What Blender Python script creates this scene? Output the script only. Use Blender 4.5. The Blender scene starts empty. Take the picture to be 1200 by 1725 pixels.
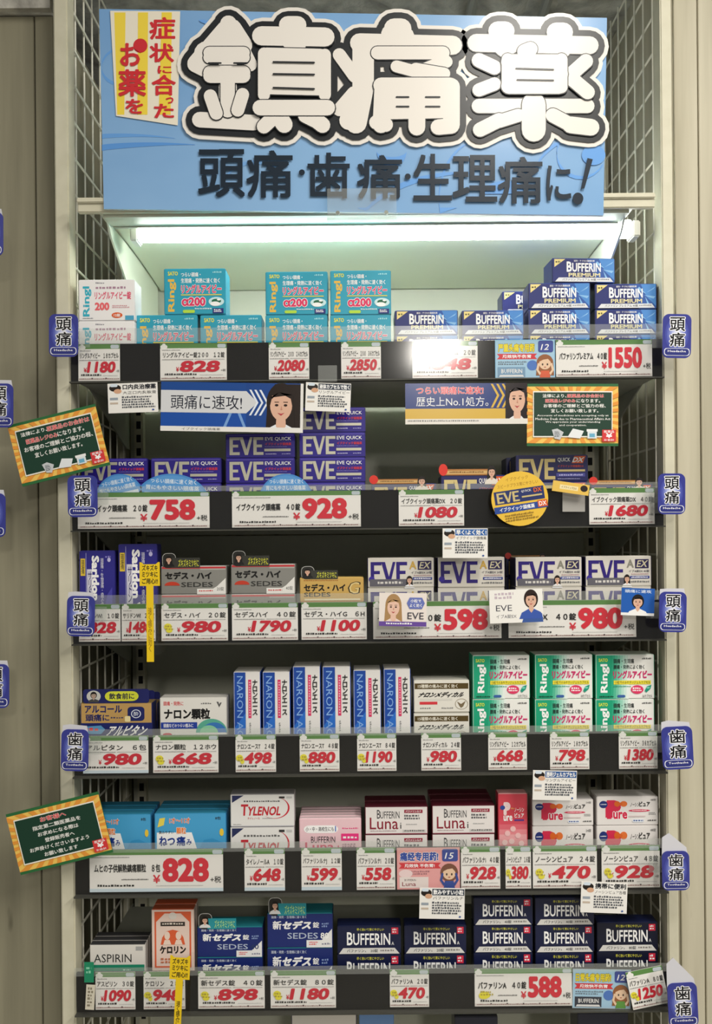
import bpy, math, random
from mathutils import Matrix, Vector
C = bpy.context.scene.collection
R = random.Random(7)
# ---------------------------------------------------------------- camera, world, lights, exposure
FPX, DIST, CZ, PX0, PY0, ROLL = 1582.0, 1.4, 1.5, 600.0, 900.0, math.radians(0.5)
cd = bpy.data.cameras.new('camera'); cam = bpy.data.objects.new('camera', cd); C.objects.link(cam)
cd.sensor_fit = 'VERTICAL'; cd.sensor_height = 24; cd.lens = FPX / 1725 * 24; cd.shift_y = (PY0 - 862.5) / 1725
cam.matrix_world = Matrix.Translation((0, -DIST, CZ)) @ Matrix.Rotation(math.pi / 2, 4, 'X') @ Matrix.Rotation(-ROLL, 4, 'Z')
bpy.context.scene.camera = cam
sc = bpy.context.scene
sc.view_settings.view_transform = 'Standard'; sc.view_settings.look = 'None'; sc.view_settings.gamma = 1
sc.view_settings.exposure = -0.1; sc.view_settings.use_curve_mapping = False
w = bpy.data.worlds.new('store_ambient'); sc.world = w; w.use_nodes = True
w.node_tree.nodes['Background'].inputs[0].default_value = (1.0, .97, .9, 1); w.node_tree.nodes['Background'].inputs[1].default_value = .27
def lamp(name, loc, sx, sy, power, col, rot=(0, 0, 0)):
    l = bpy.data.lights.new(name, 'AREA'); l.shape = 'RECTANGLE'; l.size = sx; l.size_y = sy; l.energy = power; l.color = col
    o = bpy.data.objects.new(name, l); C.objects.link(o); o.location = loc; o.rotation_euler = rot
WARM = (1, .95, .86)
lamp('ceiling_lamp', (.47, -1.22, 2.86), .16, 1.0, 24, WARM)
lamp('ceiling_lamp', (.50, -4.4, 2.66), .22, 1.2, 95, WARM)
lamp('ceiling_lamp', (-1.9, -2.6, 2.86), .3, 1.2, 10, WARM)
lamp('ceiling_lamp', (1.7, -1.7, 2.86), .3, 1.2, 62, WARM)

# ---------------------------------------------------------------- helpers
def P(px, py, y=0.0):
    dx, dz = px - PX0, PY0 - py; c, s = math.cos(ROLL), math.sin(ROLL)
    k = (DIST + y) / FPX
    return Vector(((c * dx + s * dz) * k, y, CZ + (-s * dx + c * dz) * k))
S = DIST / FPX
def lin(c): return c / 12.92 if c <= .04045 else ((c + .055) / 1.055) ** 2.4
MC = {}
def mat(hx, rough=.5, spec=.4, metal=0, coat=0):
    k = (hx, rough, spec, metal, coat)
    if k in MC: return MC[k]
    m = bpy.data.materials.new('paint_' + hx); m.use_nodes = True; b = m.node_tree.nodes['Principled BSDF']
    b.inputs['Base Color'].default_value = tuple(lin(int(hx[i:i + 2], 16) / 255) for i in (0, 2, 4)) + (1,)
    b.inputs['Roughness'].default_value = rough; b.inputs['Specular IOR Level'].default_value = spec
    b.inputs['Metallic'].default_value = metal; b.inputs['Coat Weight'].default_value = coat; b.inputs['Coat Roughness'].default_value = .12
    MC[k] = m; return m
def node_mat(name, build):
    m = bpy.data.materials.new(name); m.use_nodes = True
    build(m.node_tree, m.node_tree.nodes['Principled BSDF']); return m
def noisy(name, a, b2, scale, rough=.6, bump=.1, detail=4, lo=.35, hi=.65, spots=0.0, metal=0, spotcol='3a362c', bscale=None):
    def f(t, b):
        N = t.nodes; L = t.links
        tc = N.new('ShaderNodeTexCoord'); mp = N.new('ShaderNodeMapping'); L.new(tc.outputs['Object'], mp.inputs[0]); mp.inputs['Scale'].default_value = scale
        n = N.new('ShaderNodeTexNoise'); n.inputs['Scale'].default_value = 1; n.inputs['Detail'].default_value = detail; L.new(mp.outputs[0], n.inputs[0])
        r = N.new('ShaderNodeValToRGB'); L.new(n.outputs[0], r.inputs[0])
        r.color_ramp.elements[0].position = lo; r.color_ramp.elements[1].position = hi
        for e, hx in zip(r.color_ramp.elements, (a, b2)): e.color = tuple(lin(int(hx[i:i + 2], 16) / 255) for i in (0, 2, 4)) + (1,)
        out = r.outputs[0]
        if spots:
            mp2 = N.new('ShaderNodeMapping'); L.new(tc.outputs['Object'], mp2.inputs[0]); mp2.inputs['Scale'].default_value = (22, 22, 6)
            n2 = N.new('ShaderNodeTexNoise'); n2.inputs['Scale'].default_value = 1; n2.inputs['Detail'].default_value = 3; L.new(mp2.outputs[0], n2.inputs[0])
            r2 = N.new('ShaderNodeValToRGB'); L.new(n2.outputs[0], r2.inputs[0]); r2.color_ramp.elements[0].position = .68; r2.color_ramp.elements[1].position = .76
            mul = N.new('ShaderNodeMath'); mul.operation = 'MULTIPLY'; mul.inputs[1].default_value = spots; L.new(r2.outputs[0], mul.inputs[0])
            mx = N.new('ShaderNodeMixRGB'); L.new(mul.outputs[0], mx.inputs[0]); L.new(out, mx.inputs[1])
            mx.inputs[2].default_value = tuple(lin(int(spotcol[i:i + 2], 16) / 255) for i in (0, 2, 4)) + (1,); out = mx.outputs[0]
        L.new(out, b.inputs['Base Color'])
        bp = N.new('ShaderNodeBump'); bp.inputs['Strength'].default_value = bump; bp.inputs['Distance'].default_value = .01; L.new(n.outputs[0], bp.inputs['Height']); L.new(bp.outputs[0], b.inputs['Normal'])
        b.inputs['Roughness'].default_value = rough; b.inputs['Metallic'].default_value = metal
    return node_mat(name, f)
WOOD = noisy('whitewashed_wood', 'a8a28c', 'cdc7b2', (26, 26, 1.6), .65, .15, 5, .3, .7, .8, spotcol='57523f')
WOOD_SHADED = noisy('shaded_whitewashed_wood', '7d7965', '9b967f', (26, 26, 1.6), .65, .15, 5, .3, .7, .8, spotcol='4a4634')  # same whitewashed wood, with the left pillar's shade put into its colours
CONC = noisy('rough_concrete', '8e8b84', 'c8c5bb', (26, 26, 26), .9, 1.0, 6, .3, .7)
STEEL = noisy('cream_powder_coat', 'cfcbb4', 'd6d2bc', (40, 40, 40), .42, .02)
WIRE = mat('f4f1e2', .35)
DECK = noisy('grey_white_steel', 'b9bbae', 'c0c2b5', (30, 30, 30), .45, .02)
BACK = noisy('back_panel_paint', 'c2c3b4', 'cacbbc', (3, 3, 3), .34, .0)
BLACK = mat('100f0e', .4, .15)
def clear_plastic(name, tint, haze, rough, refl=.025):
    m = bpy.data.materials.new(name); m.use_nodes = True; t = m.node_tree; N = t.nodes; L = t.links
    N.remove(N['Principled BSDF']); o = N['Material Output']
    tr = N.new('ShaderNodeBsdfTransparent'); tr.inputs[0].default_value = tint
    df = N.new('ShaderNodeBsdfDiffuse'); df.inputs[0].default_value = (.8, .82, .8, 1)
    gl = N.new('ShaderNodeBsdfGlossy'); gl.inputs['Roughness'].default_value = rough
    m1 = N.new('ShaderNodeMixShader'); m1.inputs[0].default_value = haze; L.new(tr.outputs[0], m1.inputs[1]); L.new(df.outputs[0], m1.inputs[2])
    m2 = N.new('ShaderNodeMixShader'); m2.inputs[0].default_value = refl; L.new(m1.outputs[0], m2.inputs[1]); L.new(gl.outputs[0], m2.inputs[2])
    L.new(m2.outputs[0], o.inputs[0]); return m
ACR = clear_plastic('clear_acrylic', (.99, .99, .99, 1), .004, .09)
HAZY = clear_plastic('scuffed_acrylic', (.97, .98, .97, 1), .10, .2)
FROST = clear_plastic('frosted_white_plastic', (.95, .95, 1, 1), .65, .3)
def emit(name, col, s):
    m = bpy.data.materials.new(name); m.use_nodes = True; b = m.node_tree.nodes['Principled BSDF']
    b.inputs['Emission Color'].default_value = col; b.inputs['Emission Strength'].default_value = s; return m
TUBE = emit('fluorescent_tube_glow', (.95, 1, .94, 1), 25)

def link(name, me, parent=None, loc=(0, 0, 0), label=None, cat=None, group=None, kind=None):
    o = bpy.data.objects.new(name, me); C.objects.link(o); o.location = loc
    if parent: o.parent = parent
    for k, v in (('label', label), ('category', cat), ('group', group), ('kind', kind)):
        if v: o[k] = v
    return o
class MB:
    def __init__(s): s.v = []; s.f = []; s.m = []; s.mats = []
    def mi(s, m):
        if m not in s.mats: s.mats.append(m)
        return s.mats.index(m)
    def add(s, vs, fs, m):
        n = len(s.v); i = s.mi(m); s.v += [tuple(v) for v in vs]; s.f += [tuple(a + n for a in f) for f in fs]; s.m += [i] * len(fs); return s
    def box(s, a, b, m, m_front=None, m_top=None, m_side=None):
        x0, y0, z0 = a; x1, y1, z1 = b
        vs = [(x0, y0, z0), (x1, y0, z0), (x1, y1, z0), (x0, y1, z0), (x0, y0, z1), (x1, y0, z1), (x1, y1, z1), (x0, y1, z1)]
        for f, mm in (((0, 1, 5, 4), m_front), ((1, 2, 6, 5), m_side), ((2, 3, 7, 6), None), ((3, 0, 4, 7), m_side), ((4, 5, 6, 7), m_top), ((3, 2, 1, 0), None)):
            s.f.append(tuple(k + len(s.v) for k in f)); s.m.append(s.mi(mm or m))
        s.v += vs; return s
    def rod(s, p, q, r, m, n=8):
        p = Vector(p); q = Vector(q); d = (q - p).normalized(); a = d.orthogonal().normalized(); b = d.cross(a)
        vs = []
        for e in (p, q):
            for k in range(n): t = 2 * math.pi * k / n; vs.append(e + a * r * math.cos(t) + b * r * math.sin(t))
        fs = [(k, (k + 1) % n, n + (k + 1) % n, n + k) for k in range(n)] + [tuple(range(n))[::-1], tuple(range(n, 2 * n))]
        return s.add(vs, fs, m)
    def prism(s, pts, y0, y1, m, mside=None):   # pts (x,z)
        n = len(pts); vs = [(x, y0, z) for x, z in pts] + [(x, y1, z) for x, z in pts]
        s.add(vs, [tuple(range(n)), tuple(range(n, 2 * n))[::-1]], m)
        s.add(vs, [(k, n + k, n + (k + 1) % n, (k + 1) % n) for k in range(n)], mside or m); return s
    def mesh(s, name, bevel=0):
        me = bpy.data.meshes.new(name); me.from_pydata(s.v, [], s.f); me.polygons.foreach_set('material_index', s.m)
        for m in s.mats: me.materials.append(m)
        if bevel:
            import bmesh
            bm = bmesh.new(); bm.from_mesh(me); bmesh.ops.recalc_face_normals(bm, faces=bm.faces)
            bmesh.ops.bevel(bm, geom=list(bm.edges), offset=bevel, segments=2, affect='EDGES', material=-1); bm.to_mesh(me); bm.free()
        me.update(); return me
    def obj(s, name, parent=None, bevel=0, **k): return link(name, s.mesh(name, bevel), parent, **k)

TC = {}
def glyphs(st, bold, res):
    k = (st, bold, res)
    if k in TC: return TC[k]
    c = bpy.data.curves.new('t', 'FONT'); c.body = st; c.offset = bold; c.resolution_u = res; c.space_line = .82
    if '\n' in st: c.align_x = 'CENTER'
    o = bpy.data.objects.new('t', c); me = bpy.data.meshes.new_from_object(o)
    v = [(q.co.x, q.co.y) for q in me.vertices]; f = [tuple(p.vertices) for p in me.polygons]
    bpy.data.objects.remove(o); bpy.data.curves.remove(c); bpy.data.meshes.remove(me)
    if not v: v = [(0, 0), (1, 1), (0, 1)]
    x0, x1 = min(a for a, b in v), max(a for a, b in v); y0, y1 = min(b for a, b in v), max(b for a, b in v)
    TC[k] = ([((a - x0) / max(x1 - x0, 1e-6), 1 - (b - y0) / max(y1 - y0, 1e-6)) for a, b in v], f, max(x1 - x0, 1e-6), max(y1 - y0, 1e-6)); return TC[k]
def heavy(st, b, res):   # bold by repeating the outline a little shifted each way
    k = (st, 'heavy', b, res)
    if k in TC: return TC[k]
    v, f, w, h = glyphs(st, 0, res)
    if b > .004:
        n = 4 if b < .026 else 8; V = []; F = []
        for q in range(n):
            t = math.pi * 2 * (q + .5) / n; dx, dy = b * math.cos(t) / w, b * math.sin(t) / h; i = len(V)
            V += [(x + dx, y + dy) for x, y in v]; F += [tuple(a + i for a in p) for p in f]
        v, f = V, F; bx = b / w; by = b / h; v = [((x + bx) / (1 + 2 * bx), (y + by) / (1 + 2 * by)) for x, y in v]
    TC[k] = (v, f, w, h); return TC[k]

class Art:
    """flat print on a face: u right 0..1, v down 0..1 of a WxH face; each mark is a thin layer in front of the last"""
    def __init__(s, W=1, H=1, fn=None, eps=.00004, rough=.4, coat=0, start=2):
        s.W, s.H, s.eps, s.k = W, H, eps, start; s.a = MB(); s.t = MB(); s.rough = rough; s.coat = coat; s.spec = .4
        s.fn = fn or (lambda u, v: ((u - .5) * W, (.5 - v) * H))
    def m(s, c): return c if not isinstance(c, str) else mat(c, s.rough, s.spec, 0, s.coat)
    def put(s, tgt, pts, fs, c, lift=0, blk=None):
        if getattr(s, 'clip', 0): pts = [(min(1, max(0, u)), min(1, max(0, v))) for u, v in pts]
        if hasattr(s, 'vs'): pts = [(u, v * s.vs) for u, v in pts]
        s.k += 1; y = -s.eps * s.k - lift; n = blk or len(pts)
        tgt.add([(q[0], y - 3e-6 * (i // n), q[1]) for i, q in enumerate(s.fn(*p) for p in pts)], fs, s.m(c))
    def poly(s, pts, c, lift=0): s.put(s.a, pts, [tuple(range(len(pts)))], c, lift)
    def r(s, u0, v0, u1, v1, c): s.poly([(u0, v1), (u1, v1), (u1, v0), (u0, v0)], c)
    def rr(s, u0, v0, u1, v1, c, rad=.012):
        w = s.W; h = s.H; a = min(rad / w, (u1 - u0) / 2); b = min(rad / h, (v1 - v0) / 2); pts = []
        for cx, cy, t0 in ((u1 - a, v1 - b, 0), (u0 + a, v1 - b, 90), (u0 + a, v0 + b, 180), (u1 - a, v0 + b, 270)):
            for q in range(5): t = math.radians(t0 + q * 22.5); pts.append((cx + a * math.cos(t), cy + b * math.sin(t)))
        s.poly(pts, c)
    def el(s, cu, cv, ru, rv, c, n=24, t0=0, t1=360):
        s.poly([(cu + ru * math.cos(math.radians(t0 + (t1 - t0) * k / n)), cv + rv * math.sin(math.radians(t0 + (t1 - t0) * k / n))) for k in range(n + (t1 - t0 < 360))], c)
    def arc(s, cu, cv, ru, rv, w, c, t0=0, t1=360, n=24):
        o = []; i = []
        for k in range(n + 1):
            t = math.radians(t0 + (t1 - t0) * k / n); o.append((cu + ru * math.cos(t), cv + rv * math.sin(t))); i.append((cu + (ru - w) * math.cos(t), cv + (rv - w * rv / ru) * math.sin(t)))
        s.put(s.a, o + i, [(k, k + 1, n + 2 + k, n + 1 + k) for k in range(n)], c)
    def T(s, st, u0, v0, u1, v1, c, b=0., rot=0, sh=0., out=None, ow=.02, res=2, mid=0):
        vs, fs, gw, gh = heavy(st, max(b, 0), res)
        if out:
            ex, ey = ow / (gw + 2 * b) * (u1 - u0), ow / (gh + 2 * b) * (v1 - v0)
            if rot: ex, ey = ow / (gh + 2 * b) * (u1 - u0), ow / (gw + 2 * b) * (v1 - v0)
            s.T(st, u0 - ex, v0 - ey, u1 + ex, v1 + ey, out, b + ow, rot, sh, res=res)
        if rot == 90: q = [(v, 1 - u) for u, v in vs]
        elif rot == -90: q = [(1 - v, u) for u, v in vs]
        else: q = vs
        s.put(s.t, [(u0 + (u1 - u0) * (u + sh * (.5 - v)), v0 + (v1 - v0) * v) for u, v in q], fs, c, blk=len(glyphs(st, 0, res)[0]))
    def V(s, st, *a, **k): s.T('\n'.join(st), *a, **k)
    def L(s, u0, v0, u1, v1, c, n=1, seed=0):   # small print: broken strokes too small to read
        q = random.Random(seed + int(u0 * 97) + int(v0 * 31)); h = (v1 - v0) / n; w = (u1 - u0)
        for k in range(n):
            x = u0; vs = []; fs = []
            end = u1 - w * q.uniform(0, .25 if n > 1 else 0)
            while x < end:
                l = h * .8 * s.H / s.W * q.uniform(.5, 1.1); t = q.uniform(0, .25) * h; i = len(vs)
                vs += [(x, v0 + h * (k + .72)), (min(x + l, end), v0 + h * (k + .72)), (min(x + l, end), v0 + h * k + t), (x, v0 + h * k + t)]; fs.append((i, i + 1, i + 2, i + 3)); x += l * 1.45
            s.put(s.t, vs, fs, c)
    def done(s, parent, pa='printed_artwork', pt='printed_lettering', loc=(0, 0, 0)):
        r = []
        for b, n in ((s.a, pa), (s.t, pt)):
            if b.v: r.append(b.obj(n, parent, loc=loc))
        return r
def face(a, cu, cv, ru, rv, hair='1c1512', skin='e0b49c', top='f2f2f2', long=1, hand=0):
    """small printed portrait of a generic woman; cu,cv the face centre, ru,rv face radii"""
    a.el(cu, cv - rv * .12, ru * 1.32, rv * 1.28, hair)
    if long: a.poly([(cu - ru * 1.32, cv), (cu - ru * 1.5, cv + rv * 2.0), (cu + ru * 1.5, cv + rv * 2.0), (cu + ru * 1.32, cv)], hair)
    a.poly([(cu - ru * 2.3, cv + rv * 2.6), (cu + ru * 2.3, cv + rv * 2.6), (cu + ru * 1.8, cv + rv * 1.75), (cu + ru * .5, cv + rv * 1.25), (cu - ru * .5, cv + rv * 1.25), (cu - ru * 1.8, cv + rv * 1.75)], top)
    a.poly([(cu - ru * .4, cv + rv * .7), (cu - ru * .45, cv + rv * 1.35), (cu, cv + rv * 1.8), (cu + ru * .45, cv + rv * 1.35), (cu + ru * .4, cv + rv * .7)], skin)
    a.el(cu, cv, ru, rv, skin)
    a.el(cu, cv - rv * .58, ru * .98, rv * .56, hair, 14, 180, 360)
    a.poly([(cu - ru * 1.02, cv - rv * .45), (cu - ru * 1.04, cv + rv * .2), (cu - ru * .86, cv - rv * .35), (cu - ru * .2, cv - rv * .8), (cu + ru * .86, cv - rv * .4), (cu + ru * 1.04, cv + rv * .2), (cu + ru * 1.02, cv - rv * .65)], hair)
    for q in (-1, 1):
        a.el(cu + q * ru * .4, cv + rv * .02, ru * .17, rv * .08, '2a1a16', 8); a.r(cu + q * ru * .4 - ru * .2, cv - rv * .2, cu + q * ru * .4 + ru * .2, cv - rv * .15, '4a3328')
    a.poly([(cu - ru * .06, cv + rv * .3), (cu + ru * .12, cv + rv * .32), (cu + ru * .04, cv + rv * .05)], 'c98f78')
    a.poly([(cu - ru * .32, cv + rv * .5), (cu, cv + rv * .68), (cu + ru * .32, cv + rv * .5), (cu, cv + rv * .56)], 'b8404a')
SHELF = ['top', 'second', 'third', 'fourth', 'fifth', 'sixth', 'seventh']

# ---------------------------------------------------------------- the setting
ZT = 2.30
wl = MB().box((-1.3, .045, 0), (-.456, .60, ZT), WOOD_SHADED).obj('wall_left', kind='structure')
wr = MB().box((.492, .045, 0), (1.5, .60, 2.75), WOOD).obj('wall_right', kind='structure')
def planks(par, edges, lo, hi, front, thick=.006):
    for i in range(len(edges) - 1):
        a, b = edges[i] + .0012, edges[i + 1] - .0012
        m = MB(); wd = WOOD_SHADED if par.name == 'wall_left' else WOOD
        if front: m.box((a, .045 - thick, lo), (b, .0449, hi), wd)
        else:
            x = front_x[par.name]; sgn = 1 if x < 0 else -1
            m.box((min(x, x + sgn * thick), a, lo), (max(x, x + sgn * thick), b, hi), wd)
        m.obj('plank', par, bevel=.0008)
front_x = {'wall_left': -.456, 'wall_right': .492}
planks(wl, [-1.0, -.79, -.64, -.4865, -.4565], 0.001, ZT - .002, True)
planks(wr, [.4925, .53, .70, .9, 1.1], 0.001, 2.748, True)
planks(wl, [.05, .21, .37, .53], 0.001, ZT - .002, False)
planks(wr, [.05, .21, .37, .53], 0.001, 2.42, False)
MB().box((-.456, .56, 0), (.492, .62, 2.45), WOOD).obj('wall_back', kind='structure')
ce = MB()
n = 40
vs = []; fs = []
for i in range(n + 1):
    for j in range(11): vs.append((-1.3 + 1.95 * i / n, -.02 + .08 * j, 2.425 + (R.uniform(-.012, .012) if 0 < i < n else 0)))
fs = [(i * 11 + j, i * 11 + j + 1, (i + 1) * 11 + j + 1, (i + 1) * 11 + j) for i in range(n) for j in range(10)]
ce.add(vs, fs, CONC); ce.box((-1.3, -.02, 2.45), (.492, .8, 2.6), CONC)
ce.obj('ceiling', kind='structure')
MB().box((-1.3, .02, ZT), (-.456, .05, 2.45), CONC).obj('trim_1', kind='structure')
MB().box((-3, -6, -.05), (3, .7, 0), noisy('floor_vinyl', '8d8a80', '9a978d', (4, 4, 4), .3, .02)).obj('floor', kind='structure')
for x in (.205, .33):
    MB().rod((x, .02, 2.395), (x, .5, 2.395), .009, mat('8a8a84', .4)).obj('ceiling_conduit', label='thin grey pipe under the rough ceiling above the ' + ('middle of the' if x < .3 else 'last letter of the') + ' blue sign', cat='pipe', group='pipes under the rough concrete ceiling')

# ---------------------------------------------------------------- shelving frame
RAILS = [(576, 641), (826, 890), (1014, 1080), (1236, 1302), (1428, 1502), (1634, 1700)]
DECKPX = [608, 856, 1046, 1256, 1462, 1664]
def z_at(py, y=0.): return CZ + (PY0 - py) * (DIST + y) / FPX
XL, XR = -.424, .460
fr = link('shelving_frame', None, label='cream steel shelving bay with wire mesh sides holding all the medicine shelves', cat='shelving')
for x in (XL - .021, XR):
    MB().box((x, 0, 0), (x + (.021 if x < 0 else .017), .035, 2.75 if x > 0 else 2.44), STEEL).obj('post', fr, bevel=.002)
    xx = x + .003 if x < 0 else x + .003
    MB().box((xx, .35, 0), (xx + .0135, .38, 2.2), STEEL).obj('post', fr, bevel=.001)
for sx, x in ((-1, XL - .006), (1, XR + .008)):
    g = MB(); top = 2.44
    for k in range(7): y = .06 + k * .047; g.rod((x, y, .1), (x, y, top), .0016, WIRE, 6)
    z = .12
    while z < top: g.rod((x + .003, .03, z), (x + .003, .36, z), .0018, WIRE, 6); z += .056
    g.obj('wire_grid', fr)
pz = [.1, .62, 1.12, 1.50, 1.86, 2.02]
for a, b in zip(pz, pz[1:]):
    MB().box((XL, .372, a + .001), (XR, .378, b - .001), BACK).obj('back_panel', fr, bevel=.001)
for x in (XL + .012, XR - .03):
    bp = MB().box((x, .352, .1), (x + .016, .3715, 1.96), STEEL).obj('slotted_strip', fr)
    sl = MB(); z = .6
    while z < 1.95: sl.box((x + .004, .3505, z), (x + .012, .3519, z + .014), mat('0c0c0c', .7)); z += .025
    sl.obj('slot', bp, kind='stuff')
# shelves
GUARD = [553, 817, 998, 1222, 1412, 1620]
for i, (t, b) in enumerate(RAILS):
    zt, zb, zd = z_at(t), z_at(b), z_at(DECKPX[i], .015)
    sh = link('shelf', None, loc=(0, 0, zd), label=f'wide steel shelf carrying medicine boxes, {SHELF[i]} from above', cat='shelf', group='shelves of the medicine bay')
    MB().box((XL + .003, .003, zb - zd + .004), (XR - .003, .333, 0), DECK).obj('deck', sh, bevel=.001)
    rl = link('price_rail', None, loc=(0, 0, zb), label=f'long dark price rail with clear cover on the front of the {SHELF[i]} shelf', cat='rail', group='price rails of the shelves')
    MB().box((XL + .002, -.002, 0), (XR - .002, .0029, zt - zb), BLACK).box((XL + .002, -.013, -.002), (XR - .002, -.0021, 0), mat('45453f', .4)).obj('rail_channel', rl)
    MB().box((XL + .002, -.0135, .0002), (XR - .002, -.0125, zt - zb), ACR).obj('rail_cover', rl)
    MB().box((XL + .002, -.0135, zt - zb + .0002), (XR - .002, -.0125, z_at(GUARD[i]) - zb), HAZY).obj('acrylic_guard', rl)
    for x in (XL + .0005, XR - .003):
        o = MB().prism([(.02, -.002), (.352, -.002), (.352, -.10), (.33, -.10)], x, x + .0024, DECK).obj('shelf_bracket', sh); me = o.data
        for v in me.vertices: v.co = (v.co.y, v.co.x, v.co.z)
# lower shelf just visible under the sixth
sh = link('shelf', None, loc=(0, 0, .58), label='lowest steel shelf, only the tops of its boxes in sight', cat='shelf', group='shelves of the medicine bay')
MB().box((XL + .003, .003, -.03), (XR - .003, .333, 0), DECK).obj('deck', sh, bevel=.001)

# ---------------------------------------------------------------- canopy with tube lamp
zc0, zc1 = z_at(354, -.03), z_at(330, -.03)
cn = link('canopy_light', None, loc=(0, 0, zc0), label='cream steel canopy with a glowing fluorescent tube below the blue sign', cat='lamp')
h = zc1 - zc0
A, B = P(130, 341, -.03).x, P(1104, 341, -.03).x
hs = MB(); hs.box((A, -.03, 0), (B, -.02, h), STEEL); hs.box((A, -.034, h * .62), (B, -.0301, h), STEEL)
hs.obj('front_lip', cn, bevel=.0015)
MB().box((A + .03, -.0199, h - .02), (B - .03, .37, h - .012), mat('d8dccb', .35)).obj('top_plate', cn)
MB().box((A + .035, -.0195, -.004), (B - .035, .02, .004), mat('c8cdbc', .4)).box((A + .04, .0201, -.006), (B - .04, .026, .01), mat('b0b5a5', .4)).obj('ribbed_lip', cn)
o = MB().prism([(.027, .006), (.365, .006), (.365, -.012), (.20, -.004), (.027, .0)], A + .04, B - .04, mat('dfe6d2', .35)).obj('reflector', cn)
me = o.data
for v in me.vertices: v.co = (v.co.y, v.co.x, v.co.z)
tz = z_at(385, .04) - zc0
t = MB().rod((P(232, 385, .04).x, .055, tz), (P(1066, 385, .04).x, .055, tz), .014, TUBE, 16).obj('fluorescent_tube', cn)
for x in (P(232, 385, .04).x - .012, P(1066, 385, .04).x):
    MB().box((x, .038, tz - .016), (x + .012, .072, .005), mat('e8e8e0', .4)).obj('lamp_socket', cn, bevel=.002)
for x in (A + .034, B - .037):
    o = MB().prism([(0, -.002), (.352, -.002), (.352, -.16), (.33, -.16), (.02, -.02)], x, x + .003, mat('dfe3d2', .4)).obj('side_bracket', cn)
    for v in o.data.vertices: v.co = (v.co.y, v.co.x, v.co.z)
for x in (P(553, 355, -.04).x,):
    cl = link('sign_clip', None, loc=(P(610, 352, -.046).x, -.046, P(610, 352, -.046).z), label='clear acrylic hanging clip at the lower middle edge of the blue sign', cat='clip')
    MB().box((-.05, 0, -.015), (.05, .0015, .03), HAZY).obj('clip_plate', cl, bevel=.0005)
    MB().box((-.05, -.008, -.018), (.05, .0015, -.0151), HAZY).obj('clip_lip', cl, bevel=.0005)
    for q in (-.035, .035): MB().rod((q, -.003, -.006), (q, .001, -.006), .003, mat('8c9088', .3, .5, 1)).obj('rivet', cl)

# ---------------------------------------------------------------- big sign
SY = -.036
so = P(595, 190, SY)
def sgn(px, py): p = P(px, py, SY); return (p.x - so.x, p.z - so.z)
SB = noisy('sign_blue_print', '7aa8da', '8db8e4', (3, 1, 5), .22, .0)
sgo = link('hanging_sign', None, loc=so, label='large blue sign with huge white pain reliever lettering above the shelves', cat='sign')
MB().prism([sgn(175, 352), sgn(1017, 363), sgn(1023, 30), sgn(167, 15)], 0, .005, SB, mat('d9dde0', .5)).obj('sign_board', sgo)
a = Art(fn=sgn, eps=.0001, rough=.25); a.k = 1
for (x, y, rx, ry, w, t0, t1, c) in ((205, 110, 34, 30, 8, 40, 290, '6aa3e4'), (200, 285, 190, 60, 10, 190, 300, '6aa3e4'), (250, 300, 230, 60, 12, 200, 290, '5f9ae0'),
        (430, 330, 60, 60, 8, 180, 360, '7db2ec'), (770, 400, 170, 110, 12, 190, 280, '6ea8ec'), (800, 330, 60, 90, 14, 120, 260, '6ea8ec'), (980, 255, 42, 42, 9, 0, 360, '6ea8ec'),
        (1010, 300, 110, 80, 8, 180, 270, '6ea8ec'), (660, 255, 25, 10, 20, 0, 180, '6ea8ec'), (500, 30, 22, 14, 8, 20, 200, '6ea8ec'), (360, 25, 24, 12, 9, 0, 180, '6ea8ec')):
    pts = [(x + rx * math.cos(math.radians(t0 + (t1 - t0) * k / 24)), y + ry * math.sin(math.radians(t0 + (t1 - t0) * k / 24))) for k in range(25)]
    pts = [(max(172, min(1016, p)), max(34, min(350, q))) for p, q in pts]
    o = pts; i = [(p, q + w * .8 * math.sin(math.pi * k / 24) + .5) for k, (p, q) in enumerate(pts)]
    a.put(a.a, o + i, [(k, k + 1, 26 + k, 25 + k) for k in range(24)], c)
a.el(852, 352 - 25, 38, 22, '6ea8ec', 20, 180, 360); a.el(1000, 262, 20, 17, '6ea8ec')
# red and yellow strip
a.poly([(186, 19), (304, 20), (300, 212), (196, 196)], 'f1ead8')
for (x0, x1, q0, q1) in ((193, 212, 198, 210), (233, 250, 232, 249), (273, 290, 268, 283)): a.poly([(x0, 22), (x1, 22), (q1 if x1 < 280 else 288, 194), (q0, 194)], 'f5da4c')
a.el(237, 78, 12, 12, 'd2323a')
for ch, x0, y0, x1, y1 in (('症', 252, 30, 296, 68), ('状', 252, 74, 294, 106), ('に', 266, 112, 290, 125), ('合', 256, 127, 297, 162), ('っ', 280, 165, 293, 176), ('た', 260, 176, 294, 200),
                           ('お', 203, 74, 240, 113), ('薬', 200, 118, 247, 164), ('を', 212, 168, 242, 193)): a.T(ch, x0, y0, x1, y1, 'd2323a', .028)
for ch, x0, y0, x1, y1 in (('頭', 334, 252, 414, 334), ('痛', 415, 254, 494, 335), ('歯', 518, 258, 590, 336), ('痛', 601, 262, 678, 337), ('生', 696, 260, 762, 340), ('理', 762, 262, 838, 342), ('痛', 838, 265, 914, 345), ('に', 920, 280, 962, 340)):
    a.T(ch, x0, y0, x1, y1, '1d2a38', .022, res=3)
a.el(509, 292, 5, 5, '1d2a38'); a.el(687, 299, 5, 5, '1d2a38')
a.poly([(978, 320), (984, 319), (998, 270), (989, 268)], '1d2a38'); a.el(973, 336, 9, 10, '1d2a38')
a.done(sgo, 'printed_artwork', 'printed_lettering')
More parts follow.
